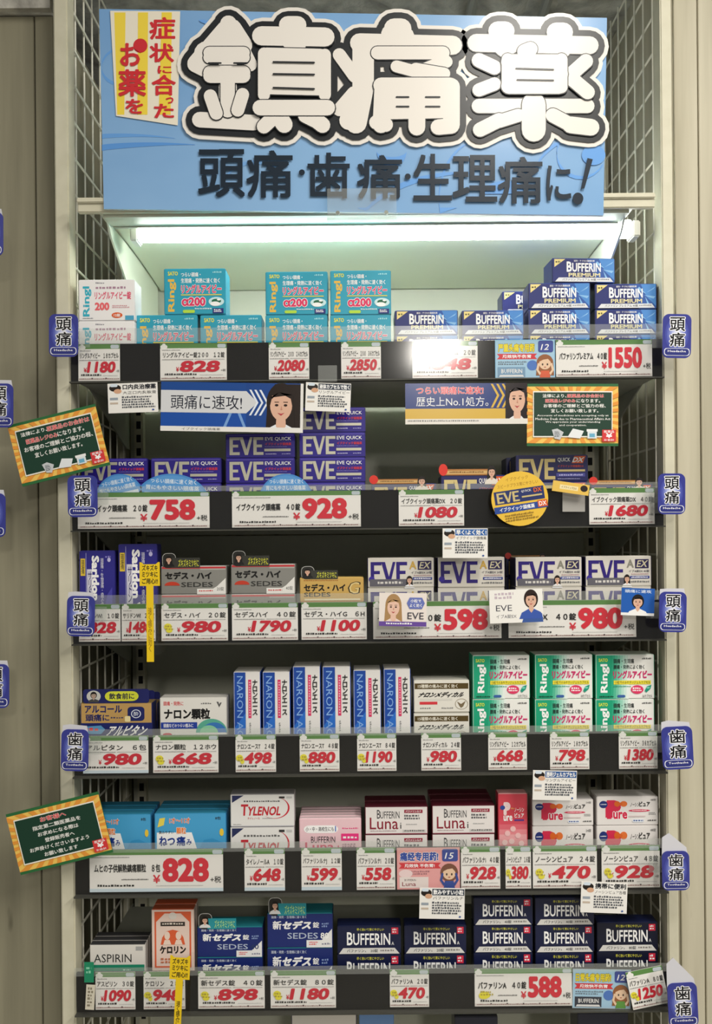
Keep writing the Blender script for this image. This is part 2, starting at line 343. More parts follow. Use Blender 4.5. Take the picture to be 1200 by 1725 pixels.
def cap(p, q, r, n=8):
    (x0, y0), (x1, y1) = p, q; t = math.atan2(y1 - y0, x1 - x0); pts = []
    for k in range(n + 1): a2 = t + math.pi / 2 + math.pi * k / n; pts.append((x0 + r * math.cos(a2), y0 + r * math.sin(a2)))
    for k in range(n + 1): a2 = t - math.pi / 2 + math.pi * k / n; pts.append((x1 + r * math.cos(a2), y1 + r * math.sin(a2)))
    return pts
# each character: groups of capsules (x0,y0,x1,y1,r); later groups overlap earlier ones with a thin black outline
KJ = {
 'first': [[(386, 44, 388, 52, 14), (380, 52, 330, 110, 13), (392, 52, 410, 80, 16), (385, 70, 385, 90, 22), (408, 84, 422, 112, 12), (330, 112, 346, 120, 13), (350, 95, 362, 100, 22)],
           [(338, 205, 428, 210, 13), (385, 150, 385, 200, 15)],
           [(354, 93, 412, 93, 10), (354, 101, 412, 101, 10), (382, 105, 390, 125, 14)], [(356, 127, 411, 127, 12), (356, 132, 411, 132, 12), (385, 140, 385, 190, 12)],
           [(356, 166, 366, 195, 11)], [(410, 164, 402, 190, 11)],
           [(442, 66, 548, 68, 16), (486, 48, 502, 48, 15), (488, 70, 500, 82, 16)],
           [(450, 100, 540, 102, 14), (450, 150, 540, 152, 14), (446, 96, 446, 165, 10), (548, 98, 548, 165, 10), (460, 125, 530, 125, 22)],
           [(460, 205, 446, 218, 12), (470, 200, 480, 215, 14), (530, 205, 544, 216, 13), (515, 200, 535, 210, 12)],
           [(440, 187, 552, 187, 13)]],
 'second': [[(606, 76, 762, 80, 16), (664, 52, 676, 52, 17), (660, 62, 680, 66, 18), (612, 80, 612, 150, 18), (612, 150, 600, 210, 18), (606, 190, 588, 206, 16), (572, 96, 598, 132, 11), (572, 188, 596, 160, 11)],
            [(636, 93, 746, 93, 11), (738, 97, 752, 108, 10), (740, 110, 700, 126, 10)], [(668, 116, 720, 130, 10), (700, 120, 748, 128, 10)],
            [(642, 148, 758, 148, 13), (760, 150, 760, 214, 14), (738, 218, 760, 216, 13), (645, 150, 642, 214, 14), (634, 210, 650, 214, 12), (702, 150, 702, 218, 14), (650, 172, 750, 172, 14), (650, 192, 750, 190, 13)]],
 'third': [[(802, 76, 992, 80, 15), (838, 56, 850, 56, 16), (936, 58, 948, 58, 16), (846, 84, 852, 88, 14), (938, 86, 946, 88, 14)],
           [(806, 182, 988, 182, 12)],
           [(840, 206, 808, 222, 12), (872, 198, 840, 208, 11), (930, 198, 960, 214, 12), (960, 214, 994, 218, 14), (898, 180, 898, 222, 20)],
           [(806, 106, 832, 118, 12)], [(806, 156, 832, 146, 11)],
           [(985, 108, 958, 132, 12), (962, 138, 988, 160, 12)],
           [(882, 92, 892, 88, 12), (856, 110, 940, 110, 13), (856, 150, 940, 150, 13), (854, 105, 854, 152, 10), (944, 105, 944, 152, 10), (865, 130, 935, 130, 20)]],
}
LINES = {'first': [(462, 111, 530, 112), (462, 131, 530, 132), (462, 154, 530, 156), (354, 113, 374, 113), (396, 113, 418, 113)],
         'second': [(668, 168, 688, 168), (668, 184, 688, 184), (717, 168, 740, 168), (717, 184, 740, 184)],
         'third': [(868, 121, 930, 123), (870, 140, 930, 141)]}
def kanji(key):
    g = KJ[key]; al = [c for q in g for c in q]
    wb, wt = 18, 11
    m = MB(); wh = mat('f0ebe4', .25); bk = mat('23262a', .3)
    for k, (x0, y0, x1, y1, r) in enumerate(al):
        m.prism([sgn(*p) for p in cap((x0, y0), (x1, y1), r + wb)], -.0035 - .00002 * k, -.0012, wh)
    rt = link('cutout_character', None, sgo); m.obj('foam_backing', rt)
    m = MB()
    for k, (x0, y0, x1, y1, r) in enumerate(al):
        m.prism([sgn(*p) for p in cap((x0, y0), (x1, y1), r + wt)], -.0050 - .00002 * k, -.0045, bk)
    m.obj('black_outline', rt)
    m = MB(); lift = 0
    for q in g:
        for k, (x0, y0, x1, y1, r) in enumerate(q): m.prism([sgn(*p) for p in cap((x0, y0), (x1, y1), r + 1.6)], -.0060 - lift - .00001 * k, -.0055, bk)
        for k, (x0, y0, x1, y1, r) in enumerate(q): m.prism([sgn(*p) for p in cap((x0, y0), (x1, y1), r)], -.0063 - lift - .00001 * k, -.0056, wh)
        lift += .0005
    for l in LINES[key]: m.prism([sgn(*p) for p in cap(l[:2], l[2:], 1.4)], -.0066 - lift, -.0064 - lift, bk)
    m.obj('white_strokes', rt)
for k in KJ: kanji(k)

# ---------------------------------------------------------------- box designs: art(a) draws the front face, u,v in 0..1
def vs(fn, k):   # print that fills only the upper part of a tall face
    def f(a): a.vs = k; fn(a); a.vs = 1
    return f
def ringl_blue(a):
    a.T('Ringl', .05, .22, .19, .94, 'eec04e', .03, rot=90); a.T('SATO', .05, .05, .22, .14, 'e8e24c', .04)
    a.T('つらい頭痛・', .27, .07, .60, .17, 'ffffff', .02); a.T('生理痛・発熱に速く効く', .27, .20, .92, .31, 'ffffff', .02)
    a.L(.8, .05, .95, .1, '9fe0ea'); a.T('リングルアイビー', .27, .34, .95, .54, 'e23a68', .045, out='ffffff', ow=.045)
    a.r(.27, .56, .95, .58, 'f2e04a'); a.el(.86, .72, .13, .10, 'cfeef2'); a.el(.86, .71, .08, .05, '1d6a4a'); a.el(.84, .77, .08, .05, 'ffffff'); a.el(.9, .68, .03, .02, 'ffffff')
    a.T('α200', .28, .62, .68, .82, 'e23a68', .05, out='ffffff', ow=.045)
    a.L(.5, .86, .78, .9, 'e8f8fa'); a.rr(.3, .90, .5, .97, 'b8e04a', .002); a.r(.8, .87, .98, .98, '27307e'); a.L(.82, .89, .96, .96, 'ffffff', 2); a.L(.05, .95, .25, .98, 'dff')if 0 else None
def ringl_white(a):
    a.T('Ringl', .06, .15, .22, .9, '35b4cc', .03, rot=90); a.L(.3, .05, .46, .1, '8a8a94'); a.L(.3, .15, .85, .24, 'b08aa0')
    a.T('リングルアイビー錠', .28, .28, .95, .48, 'e45878', .03); a.T('200', .28, .55, .55, .75, 'ee6a70', .05)
    a.L(.6, .62, .95, .7, 'd8a0a8', 2); a.el(.69, .87, .1, .07, 'e2602a'); a.T('12錠', .63, .83, .75, .91, 'ffffff', .02); a.L(.06, .93, .25, .96, '445'+'566'); a.r(.84, .88, 1, .99, '4ea8cc')
def ringl_green(n):
    def f(a):
        for k in range(8): a.poly([(0 if k == 0 else .2 + k * .045, 1), (.245 + k * .045, 1), (.285 + k * .045, 0), (0 if k == 0 else .24 + k * .045, 0)], ['18a57c', '2fae88', '52bc9a', '78caaf', '9bd8c3', 'bce5d6', 'd6efe5', 'ecf6f1'][k])
        a.T('Ringl', .07, .2, .23, .86, 'ffffff', .03, rot=90); a.T('SATO', .04, .07, .2, .15, 'd8e84c', .04)
        a.T('頭痛・生理痛', .3, .08, .66, .19, '202828', .02); a.T('腰痛・発熱によく効く', .3, .22, .84, .32, '202828', .02); a.L(.8, .06, .97, .11, '666666')
        a.T('リングルアイビー', .29, .35, .97, .54, 'd4286e', .05); a.r(.3, .58, .95, .67, 'f0e040'); a.T('小粒でのみやすいジェルカプセル', .32, .59, .94, .66, '303020', .01, res=1)
        a.L(.3, .70, .6, .74, '3a9a80'); a.el(.71, .79, .11, .1, 'e23a68'); a.L(.63, .74, .79, .84, 'ffffff', 2); a.poly([(.84, .82), (.88, .72), (.96, .68), (.94, .78), (.87, .86)], '1a9a80'); a.el(.9, .75, .03, .02, '7adac0')
        a.rr(.36, .91, .5, .97, '3a62a8', .002); a.L(.05, .93, .3, .97, '103828'); a.T(n, .8, .9, .97, .97, '333333')
    return f
def buff_prem(a):
    a.poly([(.55, 0), (1, 0), (1, 1), (.72, 1)], '2a58a8'); a.poly([(.75, 0), (1, 0), (1, .9), (.84, .5)], '4a8cd4')
    for q in ((.99, .1, .84, .35), (.99, .5, .80, .45), (.9, .85, .82, .5), (.72, .1, .84, .4)): a.poly([(q[2], q[3]), (q[0], q[1]), (q[0] - .03, q[1] + .1)], '8cc0ec')
    a.poly([(.02, .36), (.02, .02), (.2, .02)], 'f0dc90'); a.L(.04, .1, .12, .2, '555030')
    a.T('速効・すぐれた鎮痛効果', .34, .05, .68, .13, 'ffffff', .01, res=1); a.T('B', .22, .12, .305, .56, 'ffffff', .03); a.T('UFFERIN', .31, .18, .78, .56, 'ffffff', .03)
    a.T('PREMIUM', .25, .6, .77, .77, 'e8dfae', .03); a.poly([(.03, .97), (.98, .97), (.93, .80), (.09, .80)], 'e4e6ea'); a.T('バファリン プレミアム 40錠', .15, .83, .7, .93, '30323c', .015, res=1); a.L(.72, .84, .92, .92, '8a8c94')
def buff_a(n):
    def f(a):
        a.T('早く効いて胃にやさしい', .3, .06, .74, .16, 'dcd84c', .02); a.T('B', .14, .2, .235, .68, 'ffffff', .02); a.T('UFFERIN', .24, .25, .84, .68, 'ffffff', .02); a.T('A', .86, .56, .9, .68, 'ffffff')
        a.poly([(.01, .99), (.99, .99), (.91, .78), (.08, .78)], 'e2e0dc'); a.T('バファリン', .14, .82, .42, .94, '20242c', .02); a.T('A', .43, .87, .45, .94, '20242c'); a.T(n + '錠', .52, .82, .64, .94, '20242c', .01); a.L(.68, .83, .9, .93, '8c8884')
        a.r(.86, .04, .97, .28, 'd8304a'); a.L(.875, .08, .955, .25, 'ffffff', 2)
    return f
def EVE(a, u0, u1, v0, v1, c, b=.055):
    w = (u1 - u0) / 3; t = .22 * w; hh = (v1 - v0)
    for k in (0, 2):
        x = u0 + (w * .02 if k == 0 else w * 2.1); ww = w * .88; vt = t * a.W / a.H
        a.t.mats  # letters as flat polys
        for q in ((x, v0, x + t * 1.3, v1), (x, v0, x + ww, v0 + hh * .16), (x, v0 + hh * .42, x + ww * .85, v0 + hh * .57), (x, v1 - hh * .16, x + ww, v1)):
            a.put(a.t, [(q[0], q[3]), (q[2], q[3]), (q[2], q[1]), (q[0], q[1])], [(0, 1, 2, 3)], c)
    x = u0 + w * .88
    a.put(a.t, [(x, v0), (x + t * 1.4, v0), (x + w * .62, v1 - hh * .3), (x + w * 1.16 - t * 1.0, v0), (x + w * 1.16, v0), (x + w * .74, v1), (x + w * .48, v1)], [(0, 6, 2, 1), (2, 6, 5), (2, 5, 4, 3)], c)
GOLDF = mat('d8c488', .28, .5, .35); SILF = mat('c9c6b4', .3, .5, .3)
def eve_quick(a):
    a.r(.005, .02, .995, .06, '5a50b0'); EVE(a, .04, .55, .12, .88, SILF); a.T('EVE QUICK', .57, .12, .96, .29, 'ffffff', .01)
    a.T('イブクイック頭痛薬', .57, .36, .96, .48, 'd83a4a', .02, res=1); a.L(.57, .52, .9, .56, '8a80d0'); a.r(.56, .62, .95, .73, SILF); a.L(.58, .82, .74, .88, 'c8c4f0'); a.L(.82, .82, .95, .88, 'a8a4e0')
def eve_dx(a):
    EVE(a, .03, .55, .12, .92, GOLDF); a.T('QUICK', .58, .08, .76, .26, 'ffffff', .015); a.poly([(.78, .3), (.94, .3), (.98, .02), (.82, .02)], 'e0602c'); a.T('DX', .8, .07, .95, .26, 'ffffff', .03, sh=.2)
    a.T('イブクイック頭痛薬DX', .58, .36, .95, .46, 'd8503c', .01, res=1); a.r(.58, .54, .97, .62, GOLDF); a.r(.56, .68, .97, .82, '4a4a9a'); a.L(.6, .72, .94, .8, 'c8c8f0'); a.L(.58, .88, .9, .93, 'a8a8d8')
def eve_aex(n, strip=1, gold=1):
    def f(a):
        EVE(a, .03, .6, .12, .86, '2c1a78'); a.T('A', .63, .1, .74, .38, 'c8a24a' if gold else '8a887c', .03); a.r(.76, .09, .97, .4, '2a2250'); a.T('EX', .79, .13, .95, .36, 'd0c8a8', .015, sh=.15)
        a.T('イブA錠EX ' + n + '錠', .66, .45, .98, .54, '404050', .01, res=1); a.L(.7, .58, .97, .62, 'a87888'); a.r(.68, .66, .98, .75, '2c3a8a'); a.L(.7, .68, .96, .74, 'ffffff'); a.L(.66, .82, .98, .9, '777777'); a.el(.05, .72, .045, .1, '3a2a98')
        if strip:
            a.r(.02, .72, .58, .97, '62606a'); a.L(.14, .78, .52, .92, 'd8d4d0'); face(a, .63, .76, .035, .11, top='f0f0f4')
        a.r(.0, .975, 1, 1, 'b8b4a8')
    return f
def woman_strip(a, v0, v1, bg, txt, tcol, hair='181210'):
    h = v1 - v0; a.rr(.01, v0 - h * .1, .22, v1, 'e8e8e4', .007); a.rr(.015, v0 - h * .07, .215, v1, '2a2a26', .0065)
    a.r(.15, v0 + .25 * h, .6, v1, bg); face(a, .11, v0 + h * .38, .04, h * .2, hair=hair, top='1c1c1c' if bg != '2a9aa8' else 'e8e8e8'); a.T(txt, .26, v0 + h * .36, .58, v0 + h * .92, tcol, .02, res=1)
def sedes_hi(n):
    def f(a):
        a.r(0, 0, 1, .07, 'c83a40'); a.r(.6, .07, 1, .12, 'b0b0aa'); a.T('セデス・ハイ', .05, .18, .78, .46, '141414', .06); a.T('SEDES', .3, .56, .8, .74, '3a3a38', .02); a.poly([(.55, 1), (1, 1), (1, .42), (.86, .72), (.8, .8), (.55, .8)], 'f0eeea')
        a.T(n + '錠', .86, .74, .97, .88, '333333'); a.L(.58, .85, .8, .92, 'd84040'); a.el(.16, .68, .12, .14, 'c8402c', 14, 180, 360)
    return f
def sedes_g(a):
    a.L(.05, .07, .6, .14, 'a86a30'); a.T('セデス・ハイ', .05, .24, .72, .56, '181410', .05); a.T('SEDES', .05, .6, .48, .78, '2a2418', .02); a.T('G', .76, .15, .96, .68, '2a2010', .02, sh=.15); a.T('G', .78, .18, .94, .65, 'e8d090', -.005, sh=.15); a.r(.06, .86, .96, .93, 'f6e8c0'); a.r(0, .94, 1, 1, 'b8894a')
def saridon(a):
    a.r(.2, .25, .36, .98, 'd8d6e6'); a.V('サリドン', .225, .28, .34, .74, '2c2a6a', .02); a.T('Saridon W', .34, .06, .56, .97, 'ffffff', .05, rot=-90); a.V('頭痛・生理痛・歯の痛みに', .60, .10, .69, .92, 'e8e8f8', .0, res=1)
    a.L(.74, .06, .9, .10, '9890e0'); a.el(.85, .12, .05, .03, 'c8c4f0'); a.poly([(.62, .98), (.94, .98), (.94, .5), (.8, .6)], '4c48b0'); a.r(.015, .1, .15, .34, 'e8c840'); a.V('頭痛', .04, .12, .13, .32, '333333', .01); a.r(.17, .02, .185, .98, 'a8a8e0')
def alpitan(a):
    a.r(0, 0, 1, .55, 'c09a5c'); a.T('アルコール', .05, .06, .58, .27, '1a2260', .04); a.T('頭痛に', .06, .3, .4, .5, '1a2260', .03); a.L(.42, .38, .6, .44, '3a3a60'); a.rr(.66, .1, .9, .5, '182060', .006); a.arc(.78, .3, .07, .12, .012, 'dfe6f4'); a.T('酔', .745, .24, .815, .36, 'dfe6f4'); a.rr(.62, .36, .7, .52, 'f0e0a8', .002)
    a.poly([(.03, .85), (.03, .65), (.28, .62), (.34, .73), (.28, .86)], '5a9ac8'); a.L(.06, .68, .24, .8, 'e04848'); a.T('アルピタン', .38, .62, .93, .92, 'ffffff', .03, sh=.15)
def naron_gran(a):
    a.T('頭痛・発熱に', .04, .08, .35, .19, 'd03038', .02); a.T('ナロン顆粒', .05, .26, .76, .53, '101010', .045); a.T('✓', .86, .1, .93, .2, '333333') if 0 else a.poly([(.86, .1), (.89, .1), (.9, .17), (.915, .12), (.94, .12), (.9, .24)], '555555'); a.L(.62, .12, .78, .17, '777777')
    a.el(.78, .86, .24, .34, '5cb098', 24, 180, 360); a.el(.82, .86, .19, .25, '3a7ac0', 24, 180, 360); a.el(.74, .86, .14, .18, '8fd0a8', 24, 180, 360); a.r(0, .86, 1, 1.2, 'eceae4'); a.r(0, .6, .56, .76, '2440a0'); a.T('頭痛などのつらい痛みに', .04, .63, .5, .73, 'ffffff', .015, res=1); a.el(.1, .9, .07, .04, 'd04a50')
def naron_ace(a):
    a.r(0, 0, .44, 1, '1a4aa8'); a.poly([(0, 1), (.44, 1), (.44, .55), (0, .75)], '2a70d0'); a.T('NARON ACE', .1, .05, .34, .97, '8ab4ec', -.005, rot=-90); a.r(.44, 0, .452, 1, 'b8b8c0')
    a.r(.55, .1, .67, .62, 'dc3468'); a.L(.585, .12, .64, .6, 'f6c0d0', 14); a.V('ナロンエース', .72, .1, .92, .58, '151515', .03); a.L(.6, .68, .66, .82, '9a9a9a', 5)
def naron_med(a):
    a.r(0, .08, 1, .26, '54431e'); a.T('15種類の痛みに速く効く', .06, .11, .8, .23, 'f4efe0', .015); a.T('ナロンメディカル', .08, .35, .92, .53, '161616', .06, sh=.1); a.r(.09, .66, .42, .75, 'd83a44'); a.r(.1, .56, .7, .62, 'dcdad2')
    a.arc(.87, .74, .12, .17, .008, '8a7a5c'); a.poly([(.79, .66), (.86, .74), (.95, .64), (.9, .82), (.86, .86), (.83, .8)], '7a6a50'); a.L(.1, .84, .3, .9, '888888'); a.L(.5, .84, .72, .9, '888888'); a.r(0, .97, 1, 1, 'b0aca0')
def tylenol(a):
    a.poly([(.01, .25), (.01, .02), (.2, .02)], '28305c'); a.L(.2, .18, .78, .25, '666666'); a.T('T', .15, .3, .27, .66, 'c82a38', .03, sh=.08); a.T('YLENOL', .26, .37, .8, .66, 'c82a38', .03, sh=.05)
    pts = []
    for k in range(19):
        t = math.radians(-80 + k * 12); pts.append((.7 + .24 * math.cos(t), .42 + .34 * math.sin(t)))
    inn = [(.7 + (.24 - .03 * math.sin(math.pi * k / 18)) * math.cos(math.radians(-80 + k * 12)), .42 + (.34 - .02 * math.sin(math.pi * k / 18)) * math.sin(math.radians(-80 + k * 12))) for k in range(19)]
    a.put(a.a, pts + inn, [(k, k + 1, 20 + k, 19 + k) for k in range(18)], 'd03040')
    a.T('タイレノール', .26, .71, .46, .78, 'c82a38', .01, res=1); a.L(.5, .73, .66, .77, '999999'); a.r(.77, .06, .86, .12, '333333'); a.r(.89, .06, .98, .12, 'c8c8c8'); a.L(.03, .92, .16, .95, '888888'); a.r(0, .975, 1, 1, 'bcbcc4')
def luna_j(a):
    a.rr(.06, .18, .63, .4, 'ffffff', .008); a.T('小・中・高校生にも', .09, .22, .56, .35, '2a2a34', .015); a.r(.58, .2, .595, .36, '3a62c0'); a.L(.7, .25, .96, .3, 'e83a80'); a.T('BUFFERIN', .18, .5, .58, .68, '202028', .0); a.T('Luna', .08, .66, .56, .9, 'd8285c', .02); a.r(.68, .42, .97, .62, 'f03a86'); a.L(.71, .5, .94, .58, 'ffffff'); a.T('J', .6, .76, .64, .9, 'd8285c'); a.L(.7, .7, .94, .88, 'b08898', 3)
def luna(a):
    a.T('B', .18, .1, .235, .42, '22222a', .0); a.T('UFFERIN', .235, .16, .55, .42, '22222a', .0); a.T('Luna', .06, .38, .53, .82, '8e1f34', .005); a.T('i', .56, .58, .58, .8, '444444'); a.L(.07, .86, .5, .91, 'a88a90')
    a.r(.63, .1, .93, .22, '9a1f3c'); a.T('バファリンルナ', .65, .12, .91, .2, 'ffffff', .02, res=1); a.L(.63, .28, .92, .48, '5a5a60', 2); a.L(.66, .62, .84, .67, 'aaaaaa'); a.r(.6, .83, .98, .93, 'd8d4d2'); a.L(.62, .85, .96, .92, '555555'); a.r(0, .97, 1, 1, '8a2a40')
def pure_tin(a):
    for k in range(6): a.r(0, .45 + k * .09, 1, .55 + k * .09, ['dc5062', 'e06a78', 'e88c94', 'eeaaae', 'e88c94', 'dc6470'][k])
    a.T('P', .16, .14, .42, .38, 'f6dcdc', .09); a.T('ure', .16, .38, .48, .48, 'ffffff', .03); a.el(.13, .24, .09, .04, '2c4a9a'); a.T('ノーシン', .56, .24, .9, .32, 'ffffff', .02); a.T('ピュア', .56, .34, .9, .42, 'ffffff', .03); a.r(.55, .45, .9, .48, '5a3a8a'); a.L(.44, .24, .56, .28, 'f0a060')
    for q in ((.3, .7), (.5, .62), (.68, .74), (.45, .84), (.2, .86), (.8, .88)): a.el(q[0], q[1], .1, .05, 'f4c4c4')
def pure(n):
    def f(a):
        a.T('P', .13, .1, .40, .78, 'd82c50', .11); a.T('ure', .26, .52, .5, .78, 'd82c50', .04, out='ffffff', ow=.05); a.el(.1, .26, .07, .13, '243478'); a.L(.05, .24, .15, .28, 'ffffff'); a.el(.33, .24, .05, .1, 'e06828'); a.el(.44, .24, .06, .1, 'e87838'); a.rr(.3, .19, .42, .29, 'e06828', .004)
        a.T('ノーシン', .55, .2, .7, .34, '2a2a2a', .01); a.T('ピュア', .7, .16, .88, .34, '2a2a2a', .04); a.el(.7, .48, .18, .045, 'd83a5c'); a.L(.58, .46, .82, .5, 'ffffff'); a.T(n, .89, .06, .98, .14, '555555'); a.L(.86, .54, .98, .64, '999999', 2); a.rr(.58, .78, .78, .9, 'e4e8f0', .003); a.L(.6, .8, .76, .88, '3a5a9a'); a.L(.84, .8, .98, .87, '555555'); a.r(.52, .66, .8, .7, 'd8c8c8')
    return f
def aspirin(a):
    a.T('ASPIRIN', .06, .32, .76, .6, '262626', .0); a.r(.0, .68, 1, 1.5, '249070'); a.L(.6, .84, .74, .9, 'd0f0e0'); a.r(.84, .06, .97, .2, 'aaaaaa')
def kerorin(a):
    for q in ((.05, .03, .95, .06), (.05, .94, .95, .97), (.05, .03, .09, .97), (.91, .03, .95, .97)): a.r(*q, 'e2643c')
    a.poly([(.09, .06), (.3, .06), (.09, .2)], 'e2643c'); a.poly([(.91, .06), (.7, .06), (.91, .2)], 'e2643c')
    a.el(.5, .1, .1, .06, 'e8e0d8', 16); a.r(.2, .2, .8, .27, '3a3430'); a.L(.24, .215, .76, .255, 'e8dcd0')
    a.poly([(.2, .58), (.8, .58), (.76, .46), (.66, .36), (.5, .33), (.34, .36), (.24, .46)], 'e2643c'); a.el(.36, .43, .07, .07, 'f4dccc', 14); a.el(.64, .43, .07, .07, 'f4dccc', 14); a.poly([(.26, .58), (.46, .58), (.42, .5), (.3, .5)], 'f4dccc'); a.poly([(.54, .58), (.74, .58), (.7, .5), (.58, .5)], 'f4dccc')
    a.T('ケロリン', .18, .6, .82, .73, '1a1614', .05); a.L(.2, .8, .8, .9, 'c87858', 2)
def sedes_new(n):
    def f(a):
        a.T('頭痛・発熱・生理痛に速く効く', .05, .05, .6, .13, 'd8e0f0', .01, res=1); a.T('新', .07, .2, .21, .46, 'ffffff', .03); a.T('セデス', .22, .2, .68, .46, 'ffffff', .06, sh=.08); a.T('錠', .7, .24, .8, .42, 'ffffff', .02); a.L(.84, .26, .95, .42, '8aa0d0', 2)
        a.T('SEDES', .3, .56, .78, .74, 'b8c4dc', .01); a.poly([(.6, 1), (1, 1), (1, .45), (.84, .78), (.6, .78)], 'f0f0f0'); a.T(n, .82, .56, .95, .74, 'ffffff' if n == '80' else '2a3a6a', .02); a.L(.64, .82, .78, .94, 'e05a60', 2); a.L(.84, .86, .97, .94, '8888a0')
    return f
def muhi(a):
    a.poly([(.02, .98), (.6, .98), (.52, .5), (.02, .5)], 'ffffff'); a.T('ねつ', .05, .6, .28, .86, '1c3a90', .04); a.T('痛', .3, .6, .43, .86, '1c3a90', .04); a.T('み', .44, .68, .52, .84, '1c3a90', .03); a.T('飲みやすい', .05, .45, .26, .54, '333333', .01, res=1)
    a.T('顆粒', .3, .36, .44, .54, 'f08028', .03, out='ffffff', ow=.05); a.T('1才〜11才', .2, .1, .5, .26, 'e86a24', .03, out='ffffff', ow=.04); a.poly([(.03, .36), (.06, .12), (.14, .1), (.12, .3)], 'f0dc5c'); a.T('8包', .86, .08, .94, .16, '333333', .01)
    a.poly([(.6, 1), (1, 1), (1, .8), (.82, .66), (.7, .7)], '3c9ad0'); a.el(.95, .5, .03, .1, 'f4d040')
def adam(a):
    a.T('adam', .1, .1, .9, .5, '8a90a8', .03); a.L(.1, .6, .8, .8, '60668a', 2)
def plain(c):
    def f(a): a.L(.15, .1, .3, .9, c, 6); a.L(.6, .1, .75, .9, c, 6)
    return f

# name: (front art, base colour, side colour, top colour, description, depth)
D = {
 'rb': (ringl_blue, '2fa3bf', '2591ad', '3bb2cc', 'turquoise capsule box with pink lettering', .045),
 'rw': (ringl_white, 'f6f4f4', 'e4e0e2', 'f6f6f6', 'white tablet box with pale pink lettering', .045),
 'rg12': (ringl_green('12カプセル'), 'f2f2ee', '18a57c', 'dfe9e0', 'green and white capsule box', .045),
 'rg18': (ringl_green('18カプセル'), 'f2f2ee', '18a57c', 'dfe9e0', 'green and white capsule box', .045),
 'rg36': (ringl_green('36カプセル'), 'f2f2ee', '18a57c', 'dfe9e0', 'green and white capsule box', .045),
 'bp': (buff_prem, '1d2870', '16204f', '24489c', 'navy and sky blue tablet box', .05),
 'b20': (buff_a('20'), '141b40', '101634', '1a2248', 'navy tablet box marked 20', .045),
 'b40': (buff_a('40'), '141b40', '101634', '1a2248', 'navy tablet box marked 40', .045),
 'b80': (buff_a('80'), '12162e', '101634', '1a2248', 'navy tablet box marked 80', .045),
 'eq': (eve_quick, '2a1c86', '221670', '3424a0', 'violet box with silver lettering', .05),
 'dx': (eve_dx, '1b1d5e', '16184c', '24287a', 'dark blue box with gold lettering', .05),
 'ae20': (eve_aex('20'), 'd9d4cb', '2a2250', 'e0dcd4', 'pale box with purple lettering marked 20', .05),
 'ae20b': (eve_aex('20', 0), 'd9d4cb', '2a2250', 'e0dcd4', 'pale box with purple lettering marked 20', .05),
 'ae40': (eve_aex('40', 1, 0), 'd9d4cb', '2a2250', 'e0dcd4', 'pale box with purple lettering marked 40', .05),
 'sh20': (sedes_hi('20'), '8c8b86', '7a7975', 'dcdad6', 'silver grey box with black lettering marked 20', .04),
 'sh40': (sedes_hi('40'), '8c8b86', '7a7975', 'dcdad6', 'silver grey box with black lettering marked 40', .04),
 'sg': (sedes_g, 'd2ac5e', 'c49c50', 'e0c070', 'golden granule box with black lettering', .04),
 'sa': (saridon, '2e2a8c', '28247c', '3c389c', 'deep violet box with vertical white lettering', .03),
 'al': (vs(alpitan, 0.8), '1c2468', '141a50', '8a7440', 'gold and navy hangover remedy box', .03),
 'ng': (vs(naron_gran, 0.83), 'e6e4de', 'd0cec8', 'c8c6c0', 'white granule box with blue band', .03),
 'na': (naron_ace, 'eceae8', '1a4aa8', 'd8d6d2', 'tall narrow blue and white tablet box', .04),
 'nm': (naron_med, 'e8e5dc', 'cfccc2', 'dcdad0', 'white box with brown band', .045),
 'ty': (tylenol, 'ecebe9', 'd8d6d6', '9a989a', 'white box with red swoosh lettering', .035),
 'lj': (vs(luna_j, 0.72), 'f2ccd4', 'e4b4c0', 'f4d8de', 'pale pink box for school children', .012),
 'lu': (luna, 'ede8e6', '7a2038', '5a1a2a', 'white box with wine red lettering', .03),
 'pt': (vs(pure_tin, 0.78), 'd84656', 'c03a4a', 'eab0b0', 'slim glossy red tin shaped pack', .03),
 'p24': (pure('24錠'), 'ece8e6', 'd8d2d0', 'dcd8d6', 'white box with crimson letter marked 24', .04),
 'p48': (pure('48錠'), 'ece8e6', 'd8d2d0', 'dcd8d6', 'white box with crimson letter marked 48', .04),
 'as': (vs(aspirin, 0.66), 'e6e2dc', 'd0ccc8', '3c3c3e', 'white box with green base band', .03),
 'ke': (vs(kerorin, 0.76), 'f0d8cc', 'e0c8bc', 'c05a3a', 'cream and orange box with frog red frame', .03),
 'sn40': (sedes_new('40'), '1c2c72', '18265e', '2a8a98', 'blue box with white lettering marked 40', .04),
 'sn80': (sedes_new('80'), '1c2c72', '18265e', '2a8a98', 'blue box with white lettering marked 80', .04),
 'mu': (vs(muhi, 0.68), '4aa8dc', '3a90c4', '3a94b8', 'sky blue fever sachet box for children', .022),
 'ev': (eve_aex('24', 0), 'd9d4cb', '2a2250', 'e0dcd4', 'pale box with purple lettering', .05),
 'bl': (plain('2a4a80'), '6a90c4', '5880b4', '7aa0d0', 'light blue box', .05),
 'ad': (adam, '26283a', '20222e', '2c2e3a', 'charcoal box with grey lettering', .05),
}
D['ke'] = D['ke'][:4] + ('cream box with orange printed frame', .03)
BOXM = {}
